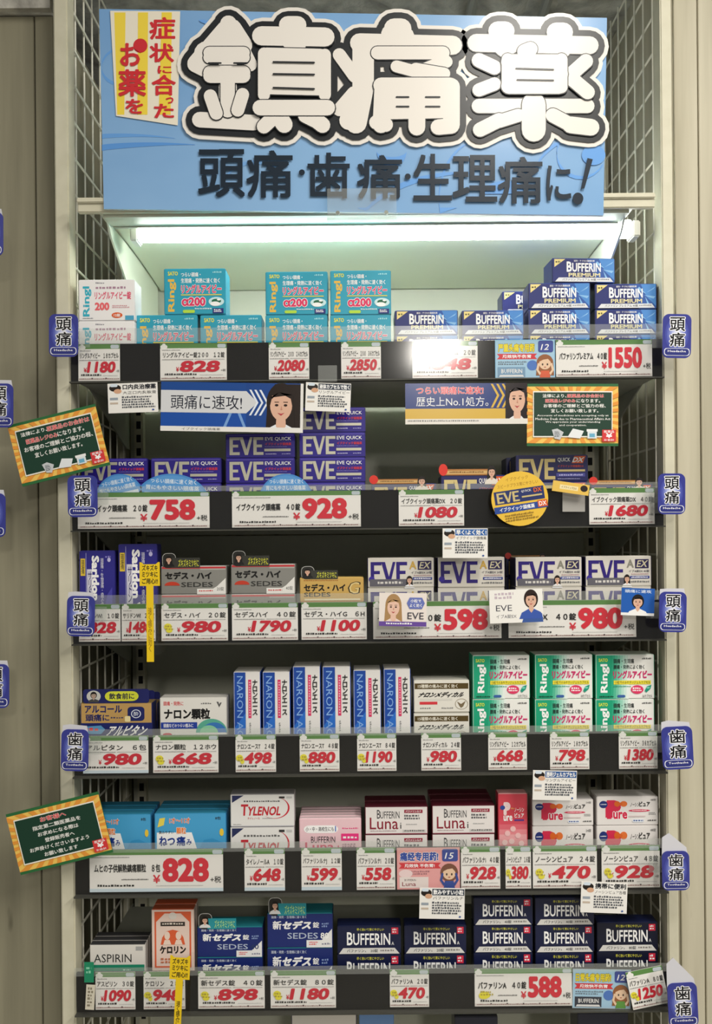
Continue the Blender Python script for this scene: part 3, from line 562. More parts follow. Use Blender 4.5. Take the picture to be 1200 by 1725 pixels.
def box_meshes(key, W, H, dep, extra=None):
    k = (key, round(W, 3), round(H, 3), round(dep, 3), extra)
    if k in BOXM: return BOXM[k]
    fn, base, side, top, desc, _ = D[key]
    g = .0006
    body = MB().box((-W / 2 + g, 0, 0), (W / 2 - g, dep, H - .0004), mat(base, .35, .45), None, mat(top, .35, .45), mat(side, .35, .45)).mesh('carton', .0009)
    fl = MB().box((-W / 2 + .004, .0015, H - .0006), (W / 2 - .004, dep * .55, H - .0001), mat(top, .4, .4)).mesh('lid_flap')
    a = Art(W - 2 * g, H, fn=lambda u, v: ((u - .5) * (W - .004), (1 - v) * (H - .0012)))
    fn(a)
    if extra: extra_fns[extra](a)
    BOXM[k] = (body, fl, a.a.mesh('printed_artwork') if a.a.v else None, a.t.mesh('printed_lettering') if a.t.v else None); return BOXM[k]
GROUPS = {}
def place_box(key, x, z, W, H, y, dep, label, group, rz=0, tilt=0, extra=None):
    me = box_meshes(key, W, H, dep, extra)
    o = link('medicine_box', None, loc=(x, y, z), label=label, cat='box', group=group); o.rotation_euler = (0, -tilt, rz)
    for nm, m in zip(('carton', 'lid_flap', 'printed_artwork', 'printed_lettering'), me):
        if m: link(nm, m, o)
    return o
extra_fns = {
  'sil': lambda a: woman_strip(a, -.45, .04, '3a3a34', 'ズキズキミツキに', 'd8d84a'),
  'sil2': lambda a: (a.r(.15, .7, .6, .98, '4a4a46'), face(a, .11, .7, .04, .1, top='1c1c1c'), a.T('痛みに', .3, .76, .55, .9, 'c8c8c0', .01)),
  'sil3': lambda a: (a.r(.15, .7, .62, .98, '3a3a34'), face(a, .11, .7, .04, .1, top='1c1c1c'), a.T('ズキズキミツキに', .26, .75, .58, .92, 'd8d84a', .02, res=1)),
  'teal': lambda a: woman_strip(a, -.45, .04, '2a9aa8', 'ズキズキミツキに', 'b8e89a'),
  'teal2': lambda a: (a.r(.15, .6, .6, .98, '2a8a98'), face(a, .11, .66, .045, .12, top='e8e8e8'), a.T('ズキズキミツキに', .26, .68, .58, .9, 'a8e89a', .02, res=1)),
  'dxs': lambda a: (a.r(.02, -.22, .75, -.02, 'b0763c'), a.r(.04, -.17, .72, -.06, 'd8b070'), a.L(.12, -.15, .65, -.08, '7a5028'), a.el(.02, -.2, .07, .19, 'e0382c'), face(a, .78, -.12, .05, .15, top='f0e8dc')),
  'alh': lambda a: (a.rr(.03, -.32, .97, -.005, '1a2060', .004), a.el(.18, -.16, .1, .13, 'c8c8c4'), face(a, .18, -.18, .035, .06, skin='b8a090', top='444444', long=0), a.rr(.34, -.27, .82, -.05, 'd8dc3c', .01), a.T('飲食前に', .4, -.23, .76, -.09, '20243c', .03)),
}
ORD = ['first', 'second', 'third', 'fourth', 'fifth', 'sixth', 'seventh', 'eighth', 'ninth', 'tenth', 'eleventh', 'twelfth', 'thirteenth', 'fourteenth']
def tiername(i, n): return 'alone' if n == 1 else ('lowest' if i == 0 else ('topmost' if i == n - 1 else ('second lowest' if i == 1 else 'third up')))
def stack(row, idx, key, x0, x1, tops, y=.018, rz=0, back=1, extras=None, keys=None, dep=None, tilt=0, base=None):
    zd = z_at(DECKPX[row], .015) if row < 6 else .58
    z = zd if base is None else base
    kx = .5 * (x0 + x1)
    for i, tp in enumerate(tops):
        k = keys[i] if keys else key
        W = (P(x1, tp, y) - P(x0, tp, y)).length - .001
        pt = P(kx, tp, y); H = max(pt.z - z, .02); dp = dep or D[k][5]
        ex = extras[i] if extras else None
        for b in range(back):
            where = f'in the {ORD[idx]} stack on the {SHELF[row]} shelf'
            bk = ['front, ', 'second row, ', 'third row, ', 'fourth row, ', 'rearmost, '][b] if back > 1 else ''
            tn = tiername(i, len(tops)); tn = '' if tn == 'alone' else tn + ' in '
            lab = f"{D[k][4]}, {bk}{tn}{ORD[idx]} stack, {SHELF[row]} shelf" 
            ds = Vector((math.sin(-rz), math.cos(rz), 0)) * (b * (dp + .0015))
            dx = R.uniform(-.0008, .0008)
            place_box(k, pt.x + ds.x + dx * 0, z, W, H - .0003, y + ds.y, dp, lab, f'{D[k][4]}es'.replace('boxes', 'boxes') if 0 else 'medicine boxes on the ' + SHELF[row] + ' shelf', rz, 0, ex if b == 0 else None)
        z += H
    return z
# top shelf
stack(0, 0, 'rw', 131, 228, [540, 470], y=.006, dep=.045)
TB = [(228, 334, [530]), (336, 442, [530]), (446, 553, [530, 457]), (555, 660, [530, 455])]
z1 = None
for i, (a0, a1, t) in enumerate(TB): z1 = stack(0, i + 1, 'rb', a0, a1, t, y=.018, dep=.05)
zz = z_at(DECKPX[0], .015); p0 = P(390, 530, .018)
# the single upper turquoise box rests across the first two lower ones
W = (P(381, 452, .018) - P(276, 452, .018)).length; zt = min(P(281, 530, .018).z, P(389, 530, .018).z); zt = max(P(281, 530, .018).z, P(389, 530, .018).z)
place_box('rb', P(328, 452, .018).x, zt, W, P(328, 452, .018).z - zt, .018, .05, 'turquoise capsule box straddling the two beside the white box, top shelf', 'medicine boxes on the top shelf')
stack(0, 5, 'bp', 664, 773, [564, 522]); stack(0, 6, 'bp', 777, 884, [564, 522])
stack(0, 7, 'bp', 889, 996, [563, 520, 476]); zz = stack(0, 8, 'bp', 1001, 1108, [563, 520, 477])
place_box('bp', P(984, 455, .02).x, max(P(940, 476, .018).z, P(1050, 477, .018).z) + .0006, .098, .037, .021, .05, 'navy and sky blue tablet box at the very top of the pile, top shelf', 'medicine boxes on the top shelf', rz=.06)
for k in range(3): stack(0, 9 + k, 'bp', 845 + k * 8, 950, [568, 528, 490], y=.09 + k * .056) if k < 2 else None
# second shelf
stack(1, 0, 'eq', 135, 250, [814, 772]); stack(1, 1, 'eq', 253, 374, [814, 771])
stack(1, 2, 'eq', 379, 498, [814, 771, 730]); stack(1, 3, 'eq', 503, 617, [812, 770, 728, 686])
stack(1, 4, 'dx', 625, 737, [814], extras=['dxs']); stack(1, 5, 'dx', 742, 855, [800], extras=['dxs'], y=.012)
stack(1, 6, 'dx', 868, 992, [811, 766], y=.02); stack(1, 7, 'dx', 852, 985, [812, 770], y=.08); stack(1, 8, 'dx', 995, 1102, [815], extras=['dxs'])
# third shelf
stack(2, 0, 'sa', 132, 195, [927], dep=.03); stack(2, 1, 'sa', 198, 266, [916], dep=.03)
stack(2, 2, 'sh20', 270, 383, [1001, 953], extras=['sil2', 'sil'], y=.02); stack(2, 3, 'sh40', 388, 499, [1000, 950], extras=['sil3', 'sil'], y=.02)
stack(2, 4, 'sg', 504, 614, [1014, 972], extras=[None, 'sil'], y=.02)
stack(2, 5, 'ae20', 618, 733, [989, 939]); stack(2, 6, 'ae20b', 736, 852, [989, 938])
stack(2, 7, 'ae40', 867, 982, [988, 938]); stack(2, 8, 'ae40', 985, 1099, [987, 936])
z = P(867, 938, .018).z
stack(2, 9, 'dx', 852, 934, [1004, 970, 940], y=.075, extras=[None, None, 'dxs'])
# fourth shelf
for q in range(3): pass
za = stack(3, 0, 'al', 134, 258, [1183], extras=['alh'], y=.014)
stack(3, 1, 'al', 147, 267, [1183], extras=['alh'], y=.046); stack(3, 2, 'al', 160, 276, [1183], extras=['alh'], y=.078)
stack(3, 3, 'ng', 268, 383, [1174], back=2, dep=.016)
for k, (x0, x1, t) in enumerate(((392, 440, 1131), (441, 490, 1131), (492, 541, 1122), (542, 592, 1122), (594, 643, 1128), (645, 693, 1126))): stack(3, 4 + k, 'na', x0, x1, [t], dep=.055)
stack(3, 10, 'nm', 696, 792, [1200, 1145])
for k, (x0, x1, n) in enumerate(((795, 894, 'rg12'), (900, 1000, 'rg18'), (1002, 1104, 'rg36'))): stack(3, 11 + k, n, x0, x1, [1177, 1102 + (k == 0)])
# fifth shelf
stack(4, 0, 'mu', 146, 255, [1371], back=3); stack(4, 1, 'mu', 259, 382, [1369], back=3)
stack(4, 2, 'ty', 387, 497, [1392, 1337], dep=.03); stack(4, 3, 'lj', 503, 610, [1378], back=5)
stack(4, 4, 'lu', 614, 722, [1405, 1358], back=2); stack(4, 5, 'lu', 727, 835, [1404, 1356], back=3)
stack(4, 6, 'pt', 838, 890, [1336], dep=.025); stack(4, 7, 'p24', 896, 1001, [1391, 1346]); stack(4, 8, 'p48', 1004, 1110, [1390, 1341])
# sixth shelf
stack(5, 0, 'as', 150, 246, [1590], back=3, dep=.014); stack(5, 1, 'ke', 254, 328, [1531], back=2, dep=.02)
stack(5, 2, 'sn40', 331, 444, [1612, 1561], extras=['teal2', 'teal'], back=1); stack(5, 3, 'sn80', 449, 562, [1596, 1538], extras=['teal2', 'teal'], back=1)
stack(5, 4, 'b20', 567, 677, [1607, 1559], dep=.03); stack(5, 5, 'b20', 680, 787, [1606, 1558], dep=.03)
stack(5, 6, 'b40', 797, 899, [1604, 1558, 1512], dep=.03); stack(5, 7, 'b40', 901, 1002, [1604, 1558, 1512], dep=.03); stack(5, 8, 'b80', 1005, 1110, [1602, 1553], dep=.03)
# lowest shelf
stack(6, 0, 'ev', 490, 602, [1706]); stack(6, 1, 'bl', 604, 665, [1706]); stack(6, 2, 'ad', 765, 840, [1712]); stack(6, 3, 'ad', 972, 1060, [1706])

# ---------------------------------------------------------------- cards
def card(name, label, cat, px, py, w, h, ang, y, art, base='f2f0ec', thick=.0008, round_=0, group=None, edge=None, rough=.4, coat=0, sway=0):
    W, H = w * (DIST + y) / FPX, h * (DIST + y) / FPX
    m = MB(); pts = [(-W / 2, -H / 2), (W / 2, -H / 2), (W / 2, H / 2), (-W / 2, H / 2)]
    if round_:
        pts = []; r = round_
        for cx, cz, t0 in ((W / 2 - r, -H / 2 + r, -90), (W / 2 - r, H / 2 - r, 0), (-W / 2 + r, H / 2 - r, 90), (-W / 2 + r, -H / 2 + r, 180)):
            for q in range(7): t = math.radians(t0 + q * 15); pts.append((cx + r * math.cos(t), cz + r * math.sin(t)))
    root = link(name, None, loc=P(px, py, y), label=label, cat=cat, group=group); root.rotation_euler = (0, -(math.radians(ang) - ROLL), math.radians(sway))
    MB().prism(pts, 0, thick, mat(base, rough, .4, 0, coat), mat(edge or base, .5)).obj('card_backing', root)
    a = Art(W, H, rough=rough, coat=coat, start=0); a.clip = 1; art(a); a.done(root); return root

def price_art(nm, price, yellow, big, blue=0):
    nm = nm.replace(' ', '\u3000').translate({48 + i: 0xff10 + i for i in range(10)})
    def f(a):
        asp = a.W / a.H
        gr = '5f8f4c'
        a.r(0, 0, 1, .13, gr)
        cx, cr = .065 / asp * 1.6, .05 / asp
        for dx, dy in ((-1, 0), (1, 0), (0, -1), (0, 1), (0, 0)): a.el(cx + dx * cr * 1.0, .09 + dy * .05, cr * .95, .048, 'f6f6f2', 10)
        a.rr(1 - .25 / asp, .02, 1 - .02 / asp, .12, 'c8d4dc', .002)
        a.L(.04 / asp * 1.3, .17, .3, .2, '888888')
        a.r(0, .92, 1, 1, 'cfe0ea' if blue else 'e2ded8')
        if not blue:
            n = int(asp * 2.1) + 1
            for k in range(1, n): a.poly([(k / n - .012 / asp * 2, .915), (k / n, .965), (k / n + .012 / asp * 2, .915)], '222222')
            a.L(.02, .93, .98, .97, '8a5a5a'); 
        if big:
            a.T(nm, .035, .34, .53, .54, '1c1c1c', .03); a.T(price, .545, .2, .895, .78, 'd92a3c', .05, res=3)
            a.T('¥', .475, .60, .53, .80, 'd92a3c', .02); a.T('+税', .905, .64, .985, .8, '2a2a2a', .01); a.L(.24, .69, .44, .73, '555555'); a.L(.06, .82, .34, .89, '222222'); a.L(.5, .85, .85, .87, 'aaaaaa')
        else:
            n = len(price); w0 = .30 if asp > 1.4 else .22
            a.T(nm, .045, .235, .97, .39, '202020', .02); a.L(.03, .425, .5, .455, '777777'); a.L(.52, .425, .97, .45, 'a0a0a0')
            a.T(price, w0, .47, .90, .78, 'd02438', .045, sh=.06, res=3); a.T('¥', w0 - (.085 if asp < 1.4 else .06), .64, w0 - .015, .77, 'd02438', .02); a.T('+税', .915, .70, .985, .77, '2a2a2a', .0, res=1)
            a.L(.07, .81, .55, .88, '2a2a2a'); a.L(.6, .85, .95, .87, 'aaaaaa')
        if yellow:
            u = .04 if not big else .04; a.el(u + .06, .62 if not big else .7, .06 if asp > 1.2 else .09, .09, 'ece23c', 12); a.el(u + .14 / max(asp, 1), .72 if not big else .74, .05, .06, 'ece23c', 12); a.L(u + .02, .58, u + .16, .72, 'b8a838', 2)
    return f
def price(under, row, x0, x1, nm, pr, yellow=0, big=0, extra='', y0=None, y1=None, ang=None, blue=0, y=-.006):
    t, b = RAILS[row]; t = y0 or t + 0; b = y1 or b - 3
    lab = f"white {'wide ' if big else ''}price card {pr} under the {under}, {SHELF[row]} rail"
    # rail follows the shelf line in the photo: shift with x
    dy = -(((x0 + x1) / 2) - 600) * math.tan(ROLL)
    px, py = (x0 + x1) / 2, (t + b) / 2 + dy
    o = card('price_card', lab, 'price card', px, py, x1 - x0, b - t, math.degrees(ROLL) if ang is None else ang, y, price_art(nm, pr, yellow, big, blue), group='price cards along the shelf rails', rough=.32)
    return o
price('pale pink lettered white boxes', 0, 132, 202, 'リングルアイビー 18カプセル', '1180'); price('turquoise box nearest the white boxes', 0, 270, 382, 'リングルアイビー錠200 12錠', '828'); price('third turquoise box column', 0, 453, 521, 'リングルアイビー 200 24カプセル', '2080')
price('last turquoise box column', 0, 575, 642, 'リングルアイビー 200 36カプセル', '2850'); price('glare spot and navy boxes', 0, 695, 805, 'バファリンプレミアム 20錠', '848'); price('widest navy and sky blue pile', 0, 937, 1099, 'バファリンプレミアム 40錠', '1550', big=1)
price('tilted notice end and two oval cards', 1, 131, 353, 'イブクイック頭痛薬 20錠', '758', big=1); price('highest violet box pile', 1, 391, 608, 'イブクイック頭痛薬 40錠', '928', big=1); price('gold pop strips at mid bay', 1, 672, 782, 'イブクイック頭痛薬DX 20錠', '1080'); price('last gold lettered boxes', 1, 993, 1103, 'イブクイック頭痛薬DX 40錠', '1680')
price('first violet box', 2, 133, 203, 'サリドンWI 10錠', '828'); price('second violet box behind stick sign', 2, 205, 262, 'サリドンWI 20錠', '1480'); price('first silver boxes', 2, 272, 384, 'セデス・ハイ 20錠', '980', 1, extra=' for the silver boxes'); price('second silver boxes', 2, 391, 502, 'セデスハイ 40錠', '1790'); price('golden granule box', 2, 508, 618, 'セデス・ハイG 6H', '1100')
price('light-haired portrait card', 2, 629, 845, 'イブA錠EX 20錠', '598', big=1); price('white-framed blue dress portrait card', 2, 857, 1072, 'イブA錠EX 40錠', '980', big=1)
price('hangover remedy box', 3, 140, 250, 'アルピタン 6包', '980', blue=1, extra=' with pale blue foot'); price('granule box with blue band', 3, 258, 368, 'ナロン顆粒 12ホウ', '668', 1, extra=' with yellow mark'); price('first pair of narrow blue boxes', 3, 397, 465, 'ナロンエースT 24錠', '498', 1); price('second pair of narrow blue boxes', 3, 505, 572, 'ナロンエースT 48錠', '880', 1)
price('third pair of narrow blue boxes', 3, 602, 668, 'ナロンエースT 84錠', '1190', 1); price('brown banded white boxes', 3, 710, 777, 'ナロンメディカル 24錠', '980', extra=' on narrow card'); price('first green capsule boxes', 3, 823, 888, 'リングルアイビー 12カプセル', '668', extra=' on narrow card'); price('middle green capsule boxes', 3, 927, 993, 'リングルアイビー 18カプセル', '798'); price('last green capsule boxes', 3, 1043, 1108, 'リングルアイビー 36カプセル', '1380')
price('sky blue children sachet boxes', 4, 151, 376, 'ムヒの子供解熱鎮痛顆粒 8包', '828', big=1, blue=1); price('red swoosh lettered boxes', 4, 412, 480, 'タイレノールA 10錠', '648', blue=1); price('pale pink box', 4, 508, 576, 'バファリンルナJ 12錠', '599', blue=1); price('first wine red lettered boxes', 4, 601, 666, 'バファリンルナi 20錠', '558')
price('second wine red lettered boxes', 4, 777, 843, 'バファリンルナi 40錠', '928', extra=' on narrow card'); price('slim red pack', 4, 852, 895, 'ノーシンピュア 16錠', '380', 1); price('first crimson letter boxes', 4, 898, 1006, 'ノーシンピュア 24錠', '470', 1); price('last crimson letter boxes', 4, 1014, 1112, 'ノーシンピュア 48錠', '928', 1, extra=' with yellow mark')
price('green based white box', 5, 161, 228, 'アスピリン 30錠', '1090'); price('cream and orange box', 5, 242, 312, 'ケロリン 28包', '948', 1); price('first blue boxes with portrait strips', 5, 334, 446, '新セデス錠 40錠', '898', 1); price('taller blue boxes with portrait strips', 5, 456, 566, '新セデス錠 80錠', '1180', 1)
price('two low navy stacks', 5, 657, 723, 'バファリンA 20錠', '470', 1); price('tall navy stacks', 5, 800, 964, 'バファリンA 40錠', '588', 1, big=1)
price('last navy boxes, tilted', 5, 1060, 1122, 'バファリンA 80錠', '1250', 1, ang=12, y=-.0155, y0=1636, y1=1700)

def pop_art(kind):
    def f(a):
        pink = kind == 'pink'
        bg, head = ('eea8a8', '2a4aa8') if pink else ('a8d0ea', 'f0dc28')
        a.r(.01, .02, .99, .98, bg)
        a.T('痛经专用药!' if pink else ('日常头痛专用药!' if kind == 'blue' else '严重头痛专用药'), .05, .1, .66, .32, head, .05, out='ffffff' if pink else '3a3a28', ow=.04)
        a.poly([(.03, .5), (.7, .5), (.66, .43), (.7, .36), (.03, .36), (.07, .43)], 'd8303c'); a.T('见效快 不伤胃!' if pink else '见效快不伤胃', .12, .385, .6, .475, 'ffffff', .03, res=1)
        a.L(.05, .55, .55, .66, '6a7a88' if not pink else 'a87078', 2)
        a.el(.62, .66, .09, .13, '4a78c8' if not pink else 'f4c8d0', 16) if not pink else a.el(.14, .62, .11, .1, 'f6dcdc', 16)
        a.r(.04, .7, .5, .96, '2a3040' if kind == 'blue' else ('f0e4e0' if pink else '7aa0c0'))
        if pink: a.T('Luna', .08, .82, .3, .92, '8a2034', .01); a.T('BUFFERIN', .12, .75, .3, .8, '333333', 0, res=1)
        else: a.T('BUFFERIN', .1, .75, .45, .86, 'f0f0f0', .02, res=1); a.poly([(.06, .95), (.48, .95), (.46, .9), (.08, .9)], 'e8e8e8')
        a.rr(.72, .03, .97, .33, '34489c', .003); a.T('頭痛 15分', .75, .1, .94, .16, 'ffffff', 0, res=1) if 0 else a.T('15' if pink else '12', .77, .12, .9, .27, 'ffffff', .01, sh=.2)
        # simple drawn girl
        hair, top = ('7a4a34', '28489c') if pink else ('9a5c2c', 'e0603a' if kind == 'light' else '5a9a3c')
        a.el(.83, .6, .14, .22, hair, 18); a.poly([(.7, .62), (.68, .92), (.98, .92), (.97, .62)], hair) if not pink else None
        a.poly([(.74, .98), (.92, .98), (.9, .8), (.76, .8)], top); a.el(.83, .62, .1, .15, 'f2cfae', 16); a.poly([(.72, .58), (.74, .45), (.84, .42), (.94, .48), (.94, .6), (.88, .5), (.8, .52)], hair)
        a.el(.79, .64, .014, .03, '3a2a20', 8); a.el(.87, .64, .014, .03, '3a2a20', 8); a.el(.83, .71, .018, .012, 'b04a3a', 8)
        for q in (-1, 1): a.poly([(.83 + q * .09, .92), (.83 + q * .15, .78), (.83 + q * .12, .6), (.83 + q * .09, .62), (.83 + q * .11, .78), (.83 + q * .07, .86)], top if pink else 'f2cfae')
    return f
card('promotional_card', 'pink foreign language promotional card with a drawn girl on the fifth rail', 'card', 722, 1463, 106, 70, .5, -.0062, pop_art('pink'), base='e8a0a0')
card('promotional_card', 'pale blue promotional card with a drawn girl on the top rail', 'card', 885, 605, 101, 66, .5, -.0062, pop_art('light'), base='8cc4e8')
card('promotional_card', 'pale blue promotional card with green clad drawn girl on the sixth rail', 'card', 1014, 1666, 98, 66, -1, -.0062, pop_art('blue'), base='b8ccd8')

def info_art(title, sub, hc, dark=1):
    def f(a):
        if dark: a.r(.28, .03, .99, .24, hc); a.T(title, .3, .05, .97, .22, 'ffffff', .035, out='20305c' if hc != '20305c' else None)
        else: a.T(title, .3, .04, .97, .22, '161a24', .04)
        a.T(sub, .3, .27, .97, .38, '222222', .0, res=1)
        a.el(.15, .16, .12, .12, '201814', 14); a.el(.2, .27, .08, .08, 'd8a888', 12); a.rr(.05, .02, .2, .12, 'd8e4f0', .002)
        a.r(.04, .48, .2, .56, '9aa4b0'); a.r(.04, .64, .2, .7, 'c8b8a8'); a.L(.28, .44, .95, .86, '50545c', 5); a.el(.9, .92, .025, .03, '3a5aa0', 8)
    return f
for (x, y, w, h, an, t, s, hc, dk, lab) in (
    (224, 670, 84, 50, 2, '口内炎治療薬', '大正口内炎軟膏', 'ffffff', 0, 'tilted white information card hanging beside the blue and white banner'),
    (553, 669, 76, 48, -2, '液体カプセルで効く', 'リングルアイビー', '3a4250', 1, 'white information card hanging over the portrait end of the blue banner'),
    (784, 915, 76, 50, 0, '早く!よく効く!', 'イブクイック頭痛薬', '3a6ab0', 1, 'white information card with blue heading hanging under the second shelf'),
    (935, 1323, 74, 50, -1, '透明ジェルカプセル', 'リングルアイビー', '3a62a0', 1, 'white information card hanging under the fourth shelf'),
    (745, 1522, 76, 52, -1, '飲みやすい小粒', 'バファリンルナ', '3a4250', 1, 'white information card hanging under the fifth shelf at mid bay'),
    (1018, 1512, 78, 52, -2, '携帯に便利', 'ノーシンピュア各種', 'ffffff', 0, 'white information card hanging under the fifth shelf before navy boxes')):
    card('information_card', lab, 'card', x, y, w, h, an, -.0155, info_art(t, s, hc, dk), group='small white information cards hanging from the shelves', rough=.35)

def banner1(a):
    a.r(0, 0, .98, .17, '1d4a94'); a.r(0, .62, .98, .9, '1c50a8'); a.poly([(.44, .9), (.46, .9), (.5, .62), (.48, .62)], '7aa4dc'); a.poly([(.58, .9), (.6, .9), (.56, .62), (.54, .62)], '7aa4dc')
    a.poly([(.0, .62), (.62, .62), (.70, .4), (.62, .17), (.0, .17)], 'd8dade'); a.poly([(.6, .9), (.98, .9), (.98, .0), (.6, .0)], '1c4690')
    a.poly([(.0, .62), (.6, .62), (.68, .4), (.6, .17), (0, .17)], 'd8dade')
    for k in range(3):
        x = .62 + k * .035; a.poly([(x, .66), (x + .015, .66), (x + .065, .4), (x + .015, .14), (x, .14), (x + .05, .4)], 'e4ecf8')
    a.T('頭痛に速攻!', .07, .26, .57, .55, '1a1e30', .0, res=3)
    a.T('イブクイック頭痛薬', .15, .925, .42, .98, '333333', 0, res=1); a.L(.02, .93, .1, .97, '555555')
    a.poly([(.74, .9), (.98, .9), (.98, .02), (.80, .02), (.75, .3)], '241812'); face(a, .845, .44, .078, .32, hair='241812', top='e8eef4', long=0); a.r(0, .9, 1, 1, 'eceae6'); a.T('イブクイック頭痛薬', .15, .925, .42, .98, '333333', 0, res=1)
    a.poly([(.945, .9), (.98, .9), (.98, .1), (.93, .25)], '241812')
def banner2(a):
    a.r(0, .0, 1, .62, '243a7c'); a.r(0, .62, .82, .87, 'd8b24a'); a.r(.0, .87, 1, 1, 'e8e4dc')
    a.T('つらい頭痛に速攻!', .09, .08, .64, .27, 'e03c50', .02, out='f4d8d8', ow=.03); a.T('歴史上No.1処方。', .09, .33, .68, .56, 'f2f2f4', .0, res=3)
    for k in range(3): x = .7 + k * .045; a.poly([(x, .6), (x + .018, .6), (x + .07, .3), (x + .018, .02), (x, .02), (x + .05, .3)], 'd8b24a')
    a.poly([(.82, .87), (1, .87), (1, .0), (.82, .0)], '20161a'); face(a, .915, .38, .066, .34, hair='20161a', top='e8e8ec', long=0); a.r(0, .87, 1, 1, 'e8e4dc'); a.L(.02, .9, .6, .95, '777777')
card('banner', 'blue and white headache banner with smiling dark-haired woman under the top shelf', 'banner', 391, 686, 240, 83, -.9, -.0156, banner1, base='eceae6', rough=.25)
card('banner', 'navy and gold banner with woman looking ahead under the top shelf', 'banner', 786, 680, 206, 69, .3, -.0156, banner2, base='eceae6', rough=.2)

def board(lines, eng=None, items=1, stamp=1):
    def f(a):
        a.r(0, 0, 1, .045, '2a6a3a'); a.r(0, .955, 1, 1, '2a6a3a'); a.r(.0, .045, 1, .955, 'f4c860')
        n = 30
        for k in range(n):
            t = 2 * math.pi * k / n; t2 = t + math.pi / n
            def edge(t):
                c, s = math.cos(t), math.sin(t); q = min(.5 / max(abs(c), 1e-6), .455 / max(abs(s), 1e-6)); return (.5 + c * q, .5 + s * q)
            a.poly([(.5, .5), edge(t), edge(t2)], 'e89a3c')
        a.r(.065, .12, .935, .86, 'f2efe4'); a.r(.075, .14, .925, .84, '123a2a')
        for (t, u0, v0, u1, v1, c) in lines: a.T(t, u0, v0, u1, v1, c, .02, out='f6e0dc' if c == 'd8383c' else None, ow=.03)
        if eng:
            for k, t in enumerate(eng): w = [.39, .41, .3, .15][k]; a.T(t, .5 - w, .495 + k * .052, .5 + w, .533 + k * .052, 'f2f2ee', .015, sh=.0, res=1)
        if items:
            a.poly([(.3, .88), (.36, .9), (.4, .78), (.33, .72), (.27, .74)], 'c8ccd0'); a.L(.3, .76, .36, .86, '5a6068', 4)
            a.poly([(.44, .86), (.58, .88), (.62, .76), (.5, .72)], 'e8ecee'); a.r(.66, .76, .76, .88, 'dfe8ec'); a.r(.68, .8, .74, .86, '6ab0d0'); a.r(.65, .73, .77, .77, 'f2f2f2')
        a.r(.82, .74, .97, .93, 'd8383c'); a.T('医薬品', .84, .75, .95, .79, 'ffffff', .01, res=1); a.T('¥', .86, .795, .93, .87, 'ffffff', .04); a.T('お会計', .84, .885, .95, .92, 'ffffff', .01, res=1)
    return f
LW = [('法律により、', .12, .17, .42, .24, 'f4f4f0'), ('医薬品のお会計は', .42, .17, .9, .25, 'd8383c'), ('医薬品レジのみ', .16, .29, .52, .37, 'd8383c'), ('になります。', .52, .29, .82, .37, 'f4f4f0'), ('お客様のご理解とご協力の程、', .12, .41, .9, .49, 'f4f4f0'), ('宜しくお願い致します。', .22, .53, .76, .61, 'f4f4f0')]
LW2 = [('法律により、', .17, .165, .43, .225, 'f4f4f0'), ('医薬品のお会計は', .44, .165, .84, .225, 'd8383c'), ('医薬品レジのみ', .2, .245, .53, .305, 'd8383c'), ('になります。', .54, .245, .8, .305, 'f4f4f0'), ('お客様のご理解とご協力の程、', .18, .325, .86, .385, 'f4f4f0'), ('宜しくお願い致します。', .26, .405, .78, .465, 'f4f4f0')]
LW3 = [('お客様へ', .34, .17, .62, .25, 'd8383c'), ('指定第二類医薬品を', .24, .29, .76, .36, 'f4f4f0'), ('お求めになる際は', .28, .4, .72, .47, 'f4f4f0'), ('登録販売者へ', .34, .51, .66, .58, 'f4f4f0'), ('お声掛けくださいますよう', .16, .62, .8, .69, 'f4f4f0'), ('お願い致します', .3, .73, .66, .8, 'f4f4f0')]
card('notice_board', 'green chalkboard notice with orange rays tilted beside the second shelf', 'sign', 99, 750, 152, 106, 14, -.03, board(LW), base='2a6a3a', thick=.002)
card('notice_board', 'straight green chalkboard notice with orange rays hanging from the top shelf', 'sign', 965, 699, 154, 105, 0, -.0156, board(LW2, ['Accounts of medicines are accepting only at', 'Medicine Desk due to Pharmaceutical Affairs Act', 'We appreciate your understanding', 'and cooperation.']), base='2a6a3a', thick=.0015)
card('notice_board', 'green chalkboard notice with orange rays tilted beside the fifth shelf', 'sign', 100, 1404, 160, 105, 14, -.03, board(LW3, items=0), base='2a6a3a', thick=.002)

# round and shaped pop cards
def disc(name, label, px, py, rx, ry, y, art, base, ang=0):
    W, H = 2 * rx * (DIST + y) / FPX, 2 * ry * (DIST + y) / FPX
    root = link(name, None, loc=P(px, py, y), label=label, cat='card'); root.rotation_euler = (0, -math.radians(ang), 0)
    MB().prism([(W / 2 * math.cos(2 * math.pi * k / 40), H / 2 * math.sin(2 * math.pi * k / 40)) for k in range(40)], 0, .0006, mat(base, .3)).obj('card_backing', root)
    a = Art(W, H, start=0, rough=.3); art(a); a.done(root)
def yd(a):
    a.T('イブクイック', .3, .09, .7, .16, 'b08828', .01, res=1); a.T('スピードプラス胃にやさしい', .14, .2, .86, .27, 'b08828', .01, res=1); a.r(.06, .32, .94, .56, '26336c'); EVE(a, .1, .5, .35, .54, GOLDF); a.T('QUICK', .54, .35, .72, .40, 'ffffff', 0, res=1); a.T('DX', .76, .34, .9, .42, 'e86a2c', .03); a.r(.54, .46, .9, .49, GOLDF)
    a.r(.03, .60, .97, .72, '2a4a9a'); a.T('イブクイック頭痛薬', .12, .62, .74, .7, 'ffffff', .02, res=1); a.r(.8, .58, .97, .7, 'e0602c'); a.T('DX', .82, .6, .95, .68, 'ffffff', .02); a.L(.2, .76, .8, .9, '9a7a2a', 3)
disc('round_card', 'round yellow card with blue band sticking out from the second rail', 876, 840, 48, 46, -.03, yd, 'edc243', 8)
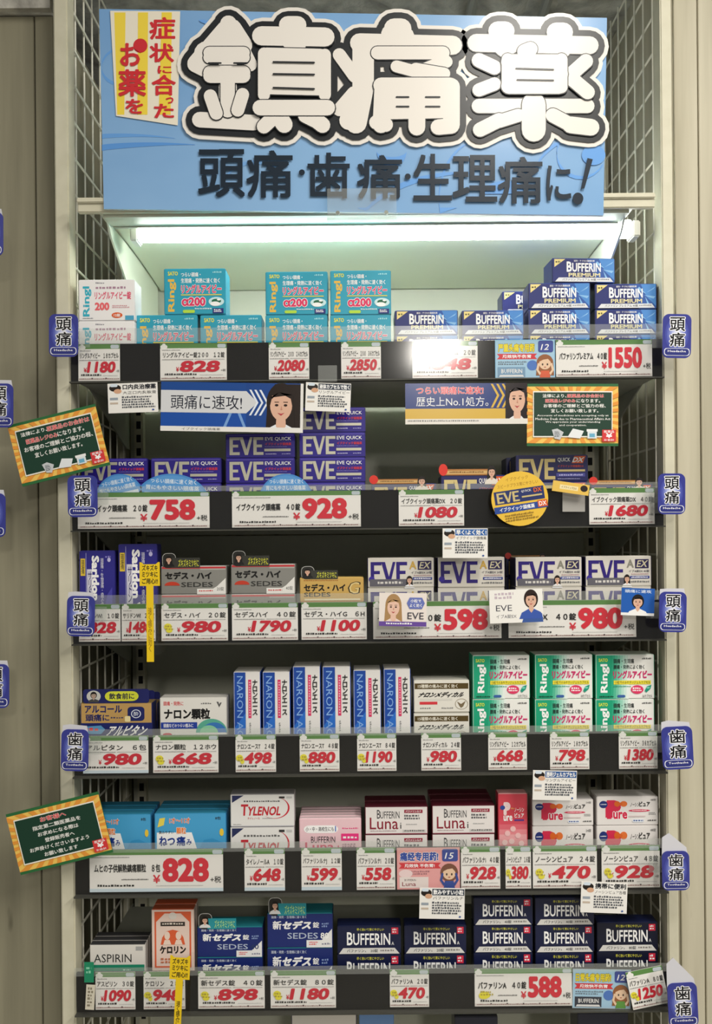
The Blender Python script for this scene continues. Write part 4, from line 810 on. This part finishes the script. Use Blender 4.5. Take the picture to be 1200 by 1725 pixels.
def bd(v):
    def f(a):
        a.el(.5, .5, .47, .47, '5a9ad8'); a.T('つらい頭痛に速く効く', .2, .1, .82, .19, 'eaf4fc', .01, res=1); a.T('胃にもやさしい頭痛薬', .14, .22, .86, .31, 'eaf4fc', .01, res=1); a.r(.12, .36, .9, .6, 'dce8f4'); a.T('EVE', .16, .4, .5, .57, '3a6ab8', .03); a.L(.54, .42, .86, .54, '3a6ab8', 2)
    return f
for x, rx, ang, lab in ((203, 42, 12, 'blue oval card tucked behind the 758 price card near the tag'), (290, 62, -3, 'wide blue oval card tucked behind the 758 price card'), (482, 46, 0, 'blue oval card tucked behind the 928 price card, second shelf')):
    disc('oval_card', lab, x, 843, rx, 45, -.0038, bd(0), '4a8cd0', ang)
def evew(a):
    a.r(0, 0, 1, .86, 'f0e6e0'); face(a, .3, .42, .13, .28, hair='b08a5c', skin='ecc4b0', top='f0dcd4'); a.r(0, .86, 1, 1, '6a4aa0'); a.L(.15, .89, .7, .96, 'ffffff')
    a.poly([(.58, .3), (.64, .13), (.9, .13), (.96, .3), (.9, .47), (.64, .47)], '6a78c0'); a.T('小粒で', .66, .18, .88, .28, 'ffffff', .02, res=1); a.T('よく効く', .64, .31, .9, .42, 'ffffff', .02, res=1); a.T('EVE', .6, .58, .94, .78, '3a3a48', .0)
card('swing_card', 'small card with light-haired woman over the 598 price card', 'card', 679, 1027, 80, 56, -1, -.03, evew, base='f0ece8')
def evew2(a):
    a.L(.1, .08, .5, .3, 'c8b8c4', 2); a.T('EVE', .12, .46, .42, .64, '444450', .0); a.T('イブA錠EX', .12, .74, .5, .86, '666670', 0, res=1); a.poly([(.6, 1), (1, 1), (.98, .74), (.8, .66), (.66, .72)], '3a5aa0')
    face(a, .78, .32, .1, .22, hair='2a1a14', top='3a5ab0', long=0)
card('swing_card', 'small white card with blue-dressed woman over the wide 980 price card', 'card', 870, 1021, 90, 56, 2, -.03, evew2, base='f4f2ee')
def bluew(a):
    a.r(0, 0, 1, .9, '1c5cb4'); a.T('頭痛に速攻', .1, .05, .9, .17, 'e8f0fa', .01, res=1); face(a, .5, .5, .14, .2, hair='181010', top='f4f4f4', long=0)
card('swing_card', 'small bright blue card with white-bloused woman at the third rail end', 'card', 1075, 1014, 56, 46, -2, -.03, bluew, base='f0f0f0')
card('swing_card', 'curled gold card with small portrait jutting over the second rail', 'card', 962, 822, 62, 18, -8, -.028, lambda a: (a.r(.02, .1, .98, .9, 'e8c058'), a.r(.2, .3, .7, .7, 'f4e4b0'), a.T('イブクイックDX', .24, .38, .66, .62, '5a4020', .01, res=1), a.el(.86, .4, .1, .3, '241814')), base='e8c058')
card('blank_card', 'blank grey card behind the gold card on the second rail', 'card', 967, 846, 38, 32, 0, -.0148, lambda a: None, base='a8a6a2')
def small_side(a): a.L(.2, .1, .8, .9, '88806c', 6)
card('side_card', 'narrow cream card at the end of the sixth rail', 'card', 152, 1680, 15, 42, -3, -.016, small_side, base='d8d2c0')
def green_end(a): a.L(.2, .2, .8, .6, '8ad0b0', 2)
card('side_card', 'small green card at the end of the sixth rail', 'card', 150, 1638, 16, 34, 0, -.0162, green_end, base='1f8a64')
# yellow stick signs
def stick(px, y0, y1, lab, ang=0, down=0):
    root = link('stick_sign', None, loc=P(px, y0, -.05), label=lab, cat='sign'); root.rotation_euler = (0, -math.radians(ang), 0)
    s = (DIST - .05) / FPX; hh = 40 * s; W = 34 * s; ye = 'f0cc1c'
    MB().prism([(-W / 2, -hh), (W / 2, -hh), (W / 2, 0), (W * .42, 0), (W * .3, -.003), (-W * .3, -.003), (-W * .42, 0), (-W / 2, 0)], 0, .001, mat(ye, .4)).obj('sign_head', root)
    L2 = (y1 - y0) * s
    MB().box((-6 * s, 0, -L2), (6 * s, .001, -hh), mat(ye, .4)).obj('stick', root)
    MB().box((6.5 * s, .0, -L2 + .01), (14 * s, .05, -hh * .5), ACR).obj('clear_holder', root)
    MB().box((-.004, .0011, -hh * .9), (.004, .036, -hh * .8), ACR).obj('clip_arm', root)
    a = Art(W, hh, fn=lambda u, v: ((u - .5) * W, -v * hh), start=0)
    a.T('ズキズキ', .12, .12, .9, .36, '2a2410', .03); a.T('ミツキに', .12, .4, .9, .63, '2a2410', .03); a.T('ご用心!!', .12, .68, .9, .92, '2a2410', .03)
    a.V('速く痛みに効く', .4, 1.9, .6, L2 / hh * .9, 'a8861a' if not down else '3a3010', .01); a.done(root)
stick(252, 947, 1115, 'yellow stick sign clipped in front of the third shelf'); stick(304, 1610, 1760, 'yellow stick sign clipped in front of the sixth shelf', -3, 1)

# end tags
def tag_art(word, eng):
    def f(a):
        a.rr(.0, .0, 1, 1, '3a3f92', .009)
        for k, c in enumerate(('474fa4', '5a64b6', '7883c8', '9aa4da', 'bcc4ea', 'd8dcf4')): a.el(.5, .46, .42 - k * .06, .40 - k * .058, c, 24)
        a.r(.02, .80, .98, .9, '3a3f92')
        for k, ch in enumerate(word): a.T(ch, .24, .07 + k * .35, .78, .39 + k * .35, '14141a', .02, out='f6f6fa', ow=.05, mid=.03)
        a.rr(.05, .78, .95, .95, 'e8eaf6', .004); a.rr(.075, .79, .925, .94, '30367e', .004); a.T(eng, .18, .82, .82, .87, 'f4f4fa', .02, res=1)
    return f
def tag(px, py, w, h, word, ang, lab, side, tail=0, y=-.05):
    eng = 'Headache' if word == '頭痛' else 'Toothache'
    y = -.045
    o = card('category_tag', lab, 'tag', px, py, w, h, ang, y, tag_art(word, eng), base='3a3f92', thick=.0016, round_=.009, group='blue category tags on the shelf ends', rough=.25)
    w_, h_ = w * S, h * S
    # clear holder arm back to the rail
    MB().box((-side * .006 - .004, .0017, -.012), (-side * .006 + .004, .028, .012), ACR).box((min(-side * .006, -side * .03), .0275, -.012), (max(-side * .006, -side * .03), .029, .012), HAZY).obj('plastic_holder', o)
    if tail:
        MB().prism([(-w_ / 2 + .001, h_ / 2 - .012), (w_ / 2 - .001, h_ / 2 - .012), (w_ / 2 - .004, h_ / 2 + .004), (-w_ / 2 + .012, h_ / 2 + tail * S), (-w_ / 2 + .002, h_ / 2 + tail * S * .75)], .0017, .0026, mat('d4d4dc', .4)).obj('clear_tail', o)
tag(107, 565, 49, 72, '頭痛', 0, 'blue headache tag beside the white box at the start of the top shelf', -1)
tag(139, 836, 50, 70, '頭痛', 1, 'blue headache tag at the oval card end of the second shelf', -1); tag(136, 1038, 47, 68, '頭痛', -1, 'blue headache tag beside the first 828 card, third shelf', -1, 6)
tag(126, 1264, 46, 70, '歯痛', -1, 'blue toothache tag beside the 980 card with pale blue foot', -1, 7)
tag(1141, 566, 48, 74, '頭痛', -1, 'blue headache tag at the far end of the top shelf, against the pale wall', 1); tag(1132, 832, 46, 69, '頭痛', 0, 'blue headache tag at the far end of the second shelf, against the pale wall', 1); tag(1134, 1031, 46, 68, '頭痛', -1, 'blue headache tag beside the small bright blue portrait card', 1, 4)
tag(1142, 1260, 52, 72, '歯痛', 3, 'blue toothache tag beside the 1380 price card', 1, 9); tag(1139, 1467, 46, 66, '歯痛', 1, 'blue toothache tag with pale tail beside the fifth shelf', 1, 28); tag(1151, 1693, 50, 74, '歯痛', 3, 'blue toothache tag with pale tail beside the tilted 1250 card', 1, 40)
for x, y, w, lab in ((-18, 394, 46, 'highest of the blue tags cut off by the photo edge'), (-2, 683, 48, 'blue tag of the neighbouring bay level with the tilted notice'), (-14, 868, 46, 'blue tag of the neighbouring bay level with the second rail'), (-9, 1156, 48, 'lowest blue tag of the neighbouring bay above the lower notice')):
    tag(x, y, w, 74, '頭痛', 0, lab, 1, 5)
# small clear clips hanging from rails
for px, py, lab in ((552, 628, 'clear plastic clip on the top rail between the 2080 and 2850 cards'), (1112, 850, 'clear plastic end clip beside the 1680 price card')):
    o = link('rail_clip', None, loc=P(px, py, -.016), label=lab, cat='clip', group='clear clips on the rails')
    MB().box((-.014, 0, -.011), (.014, .0012, .011), HAZY).obj('clip_plate', o, bevel=.0004)
    MB().box((-.014, -.006, -.013), (.014, .0012, -.0111), HAZY).obj('clip_lip', o)
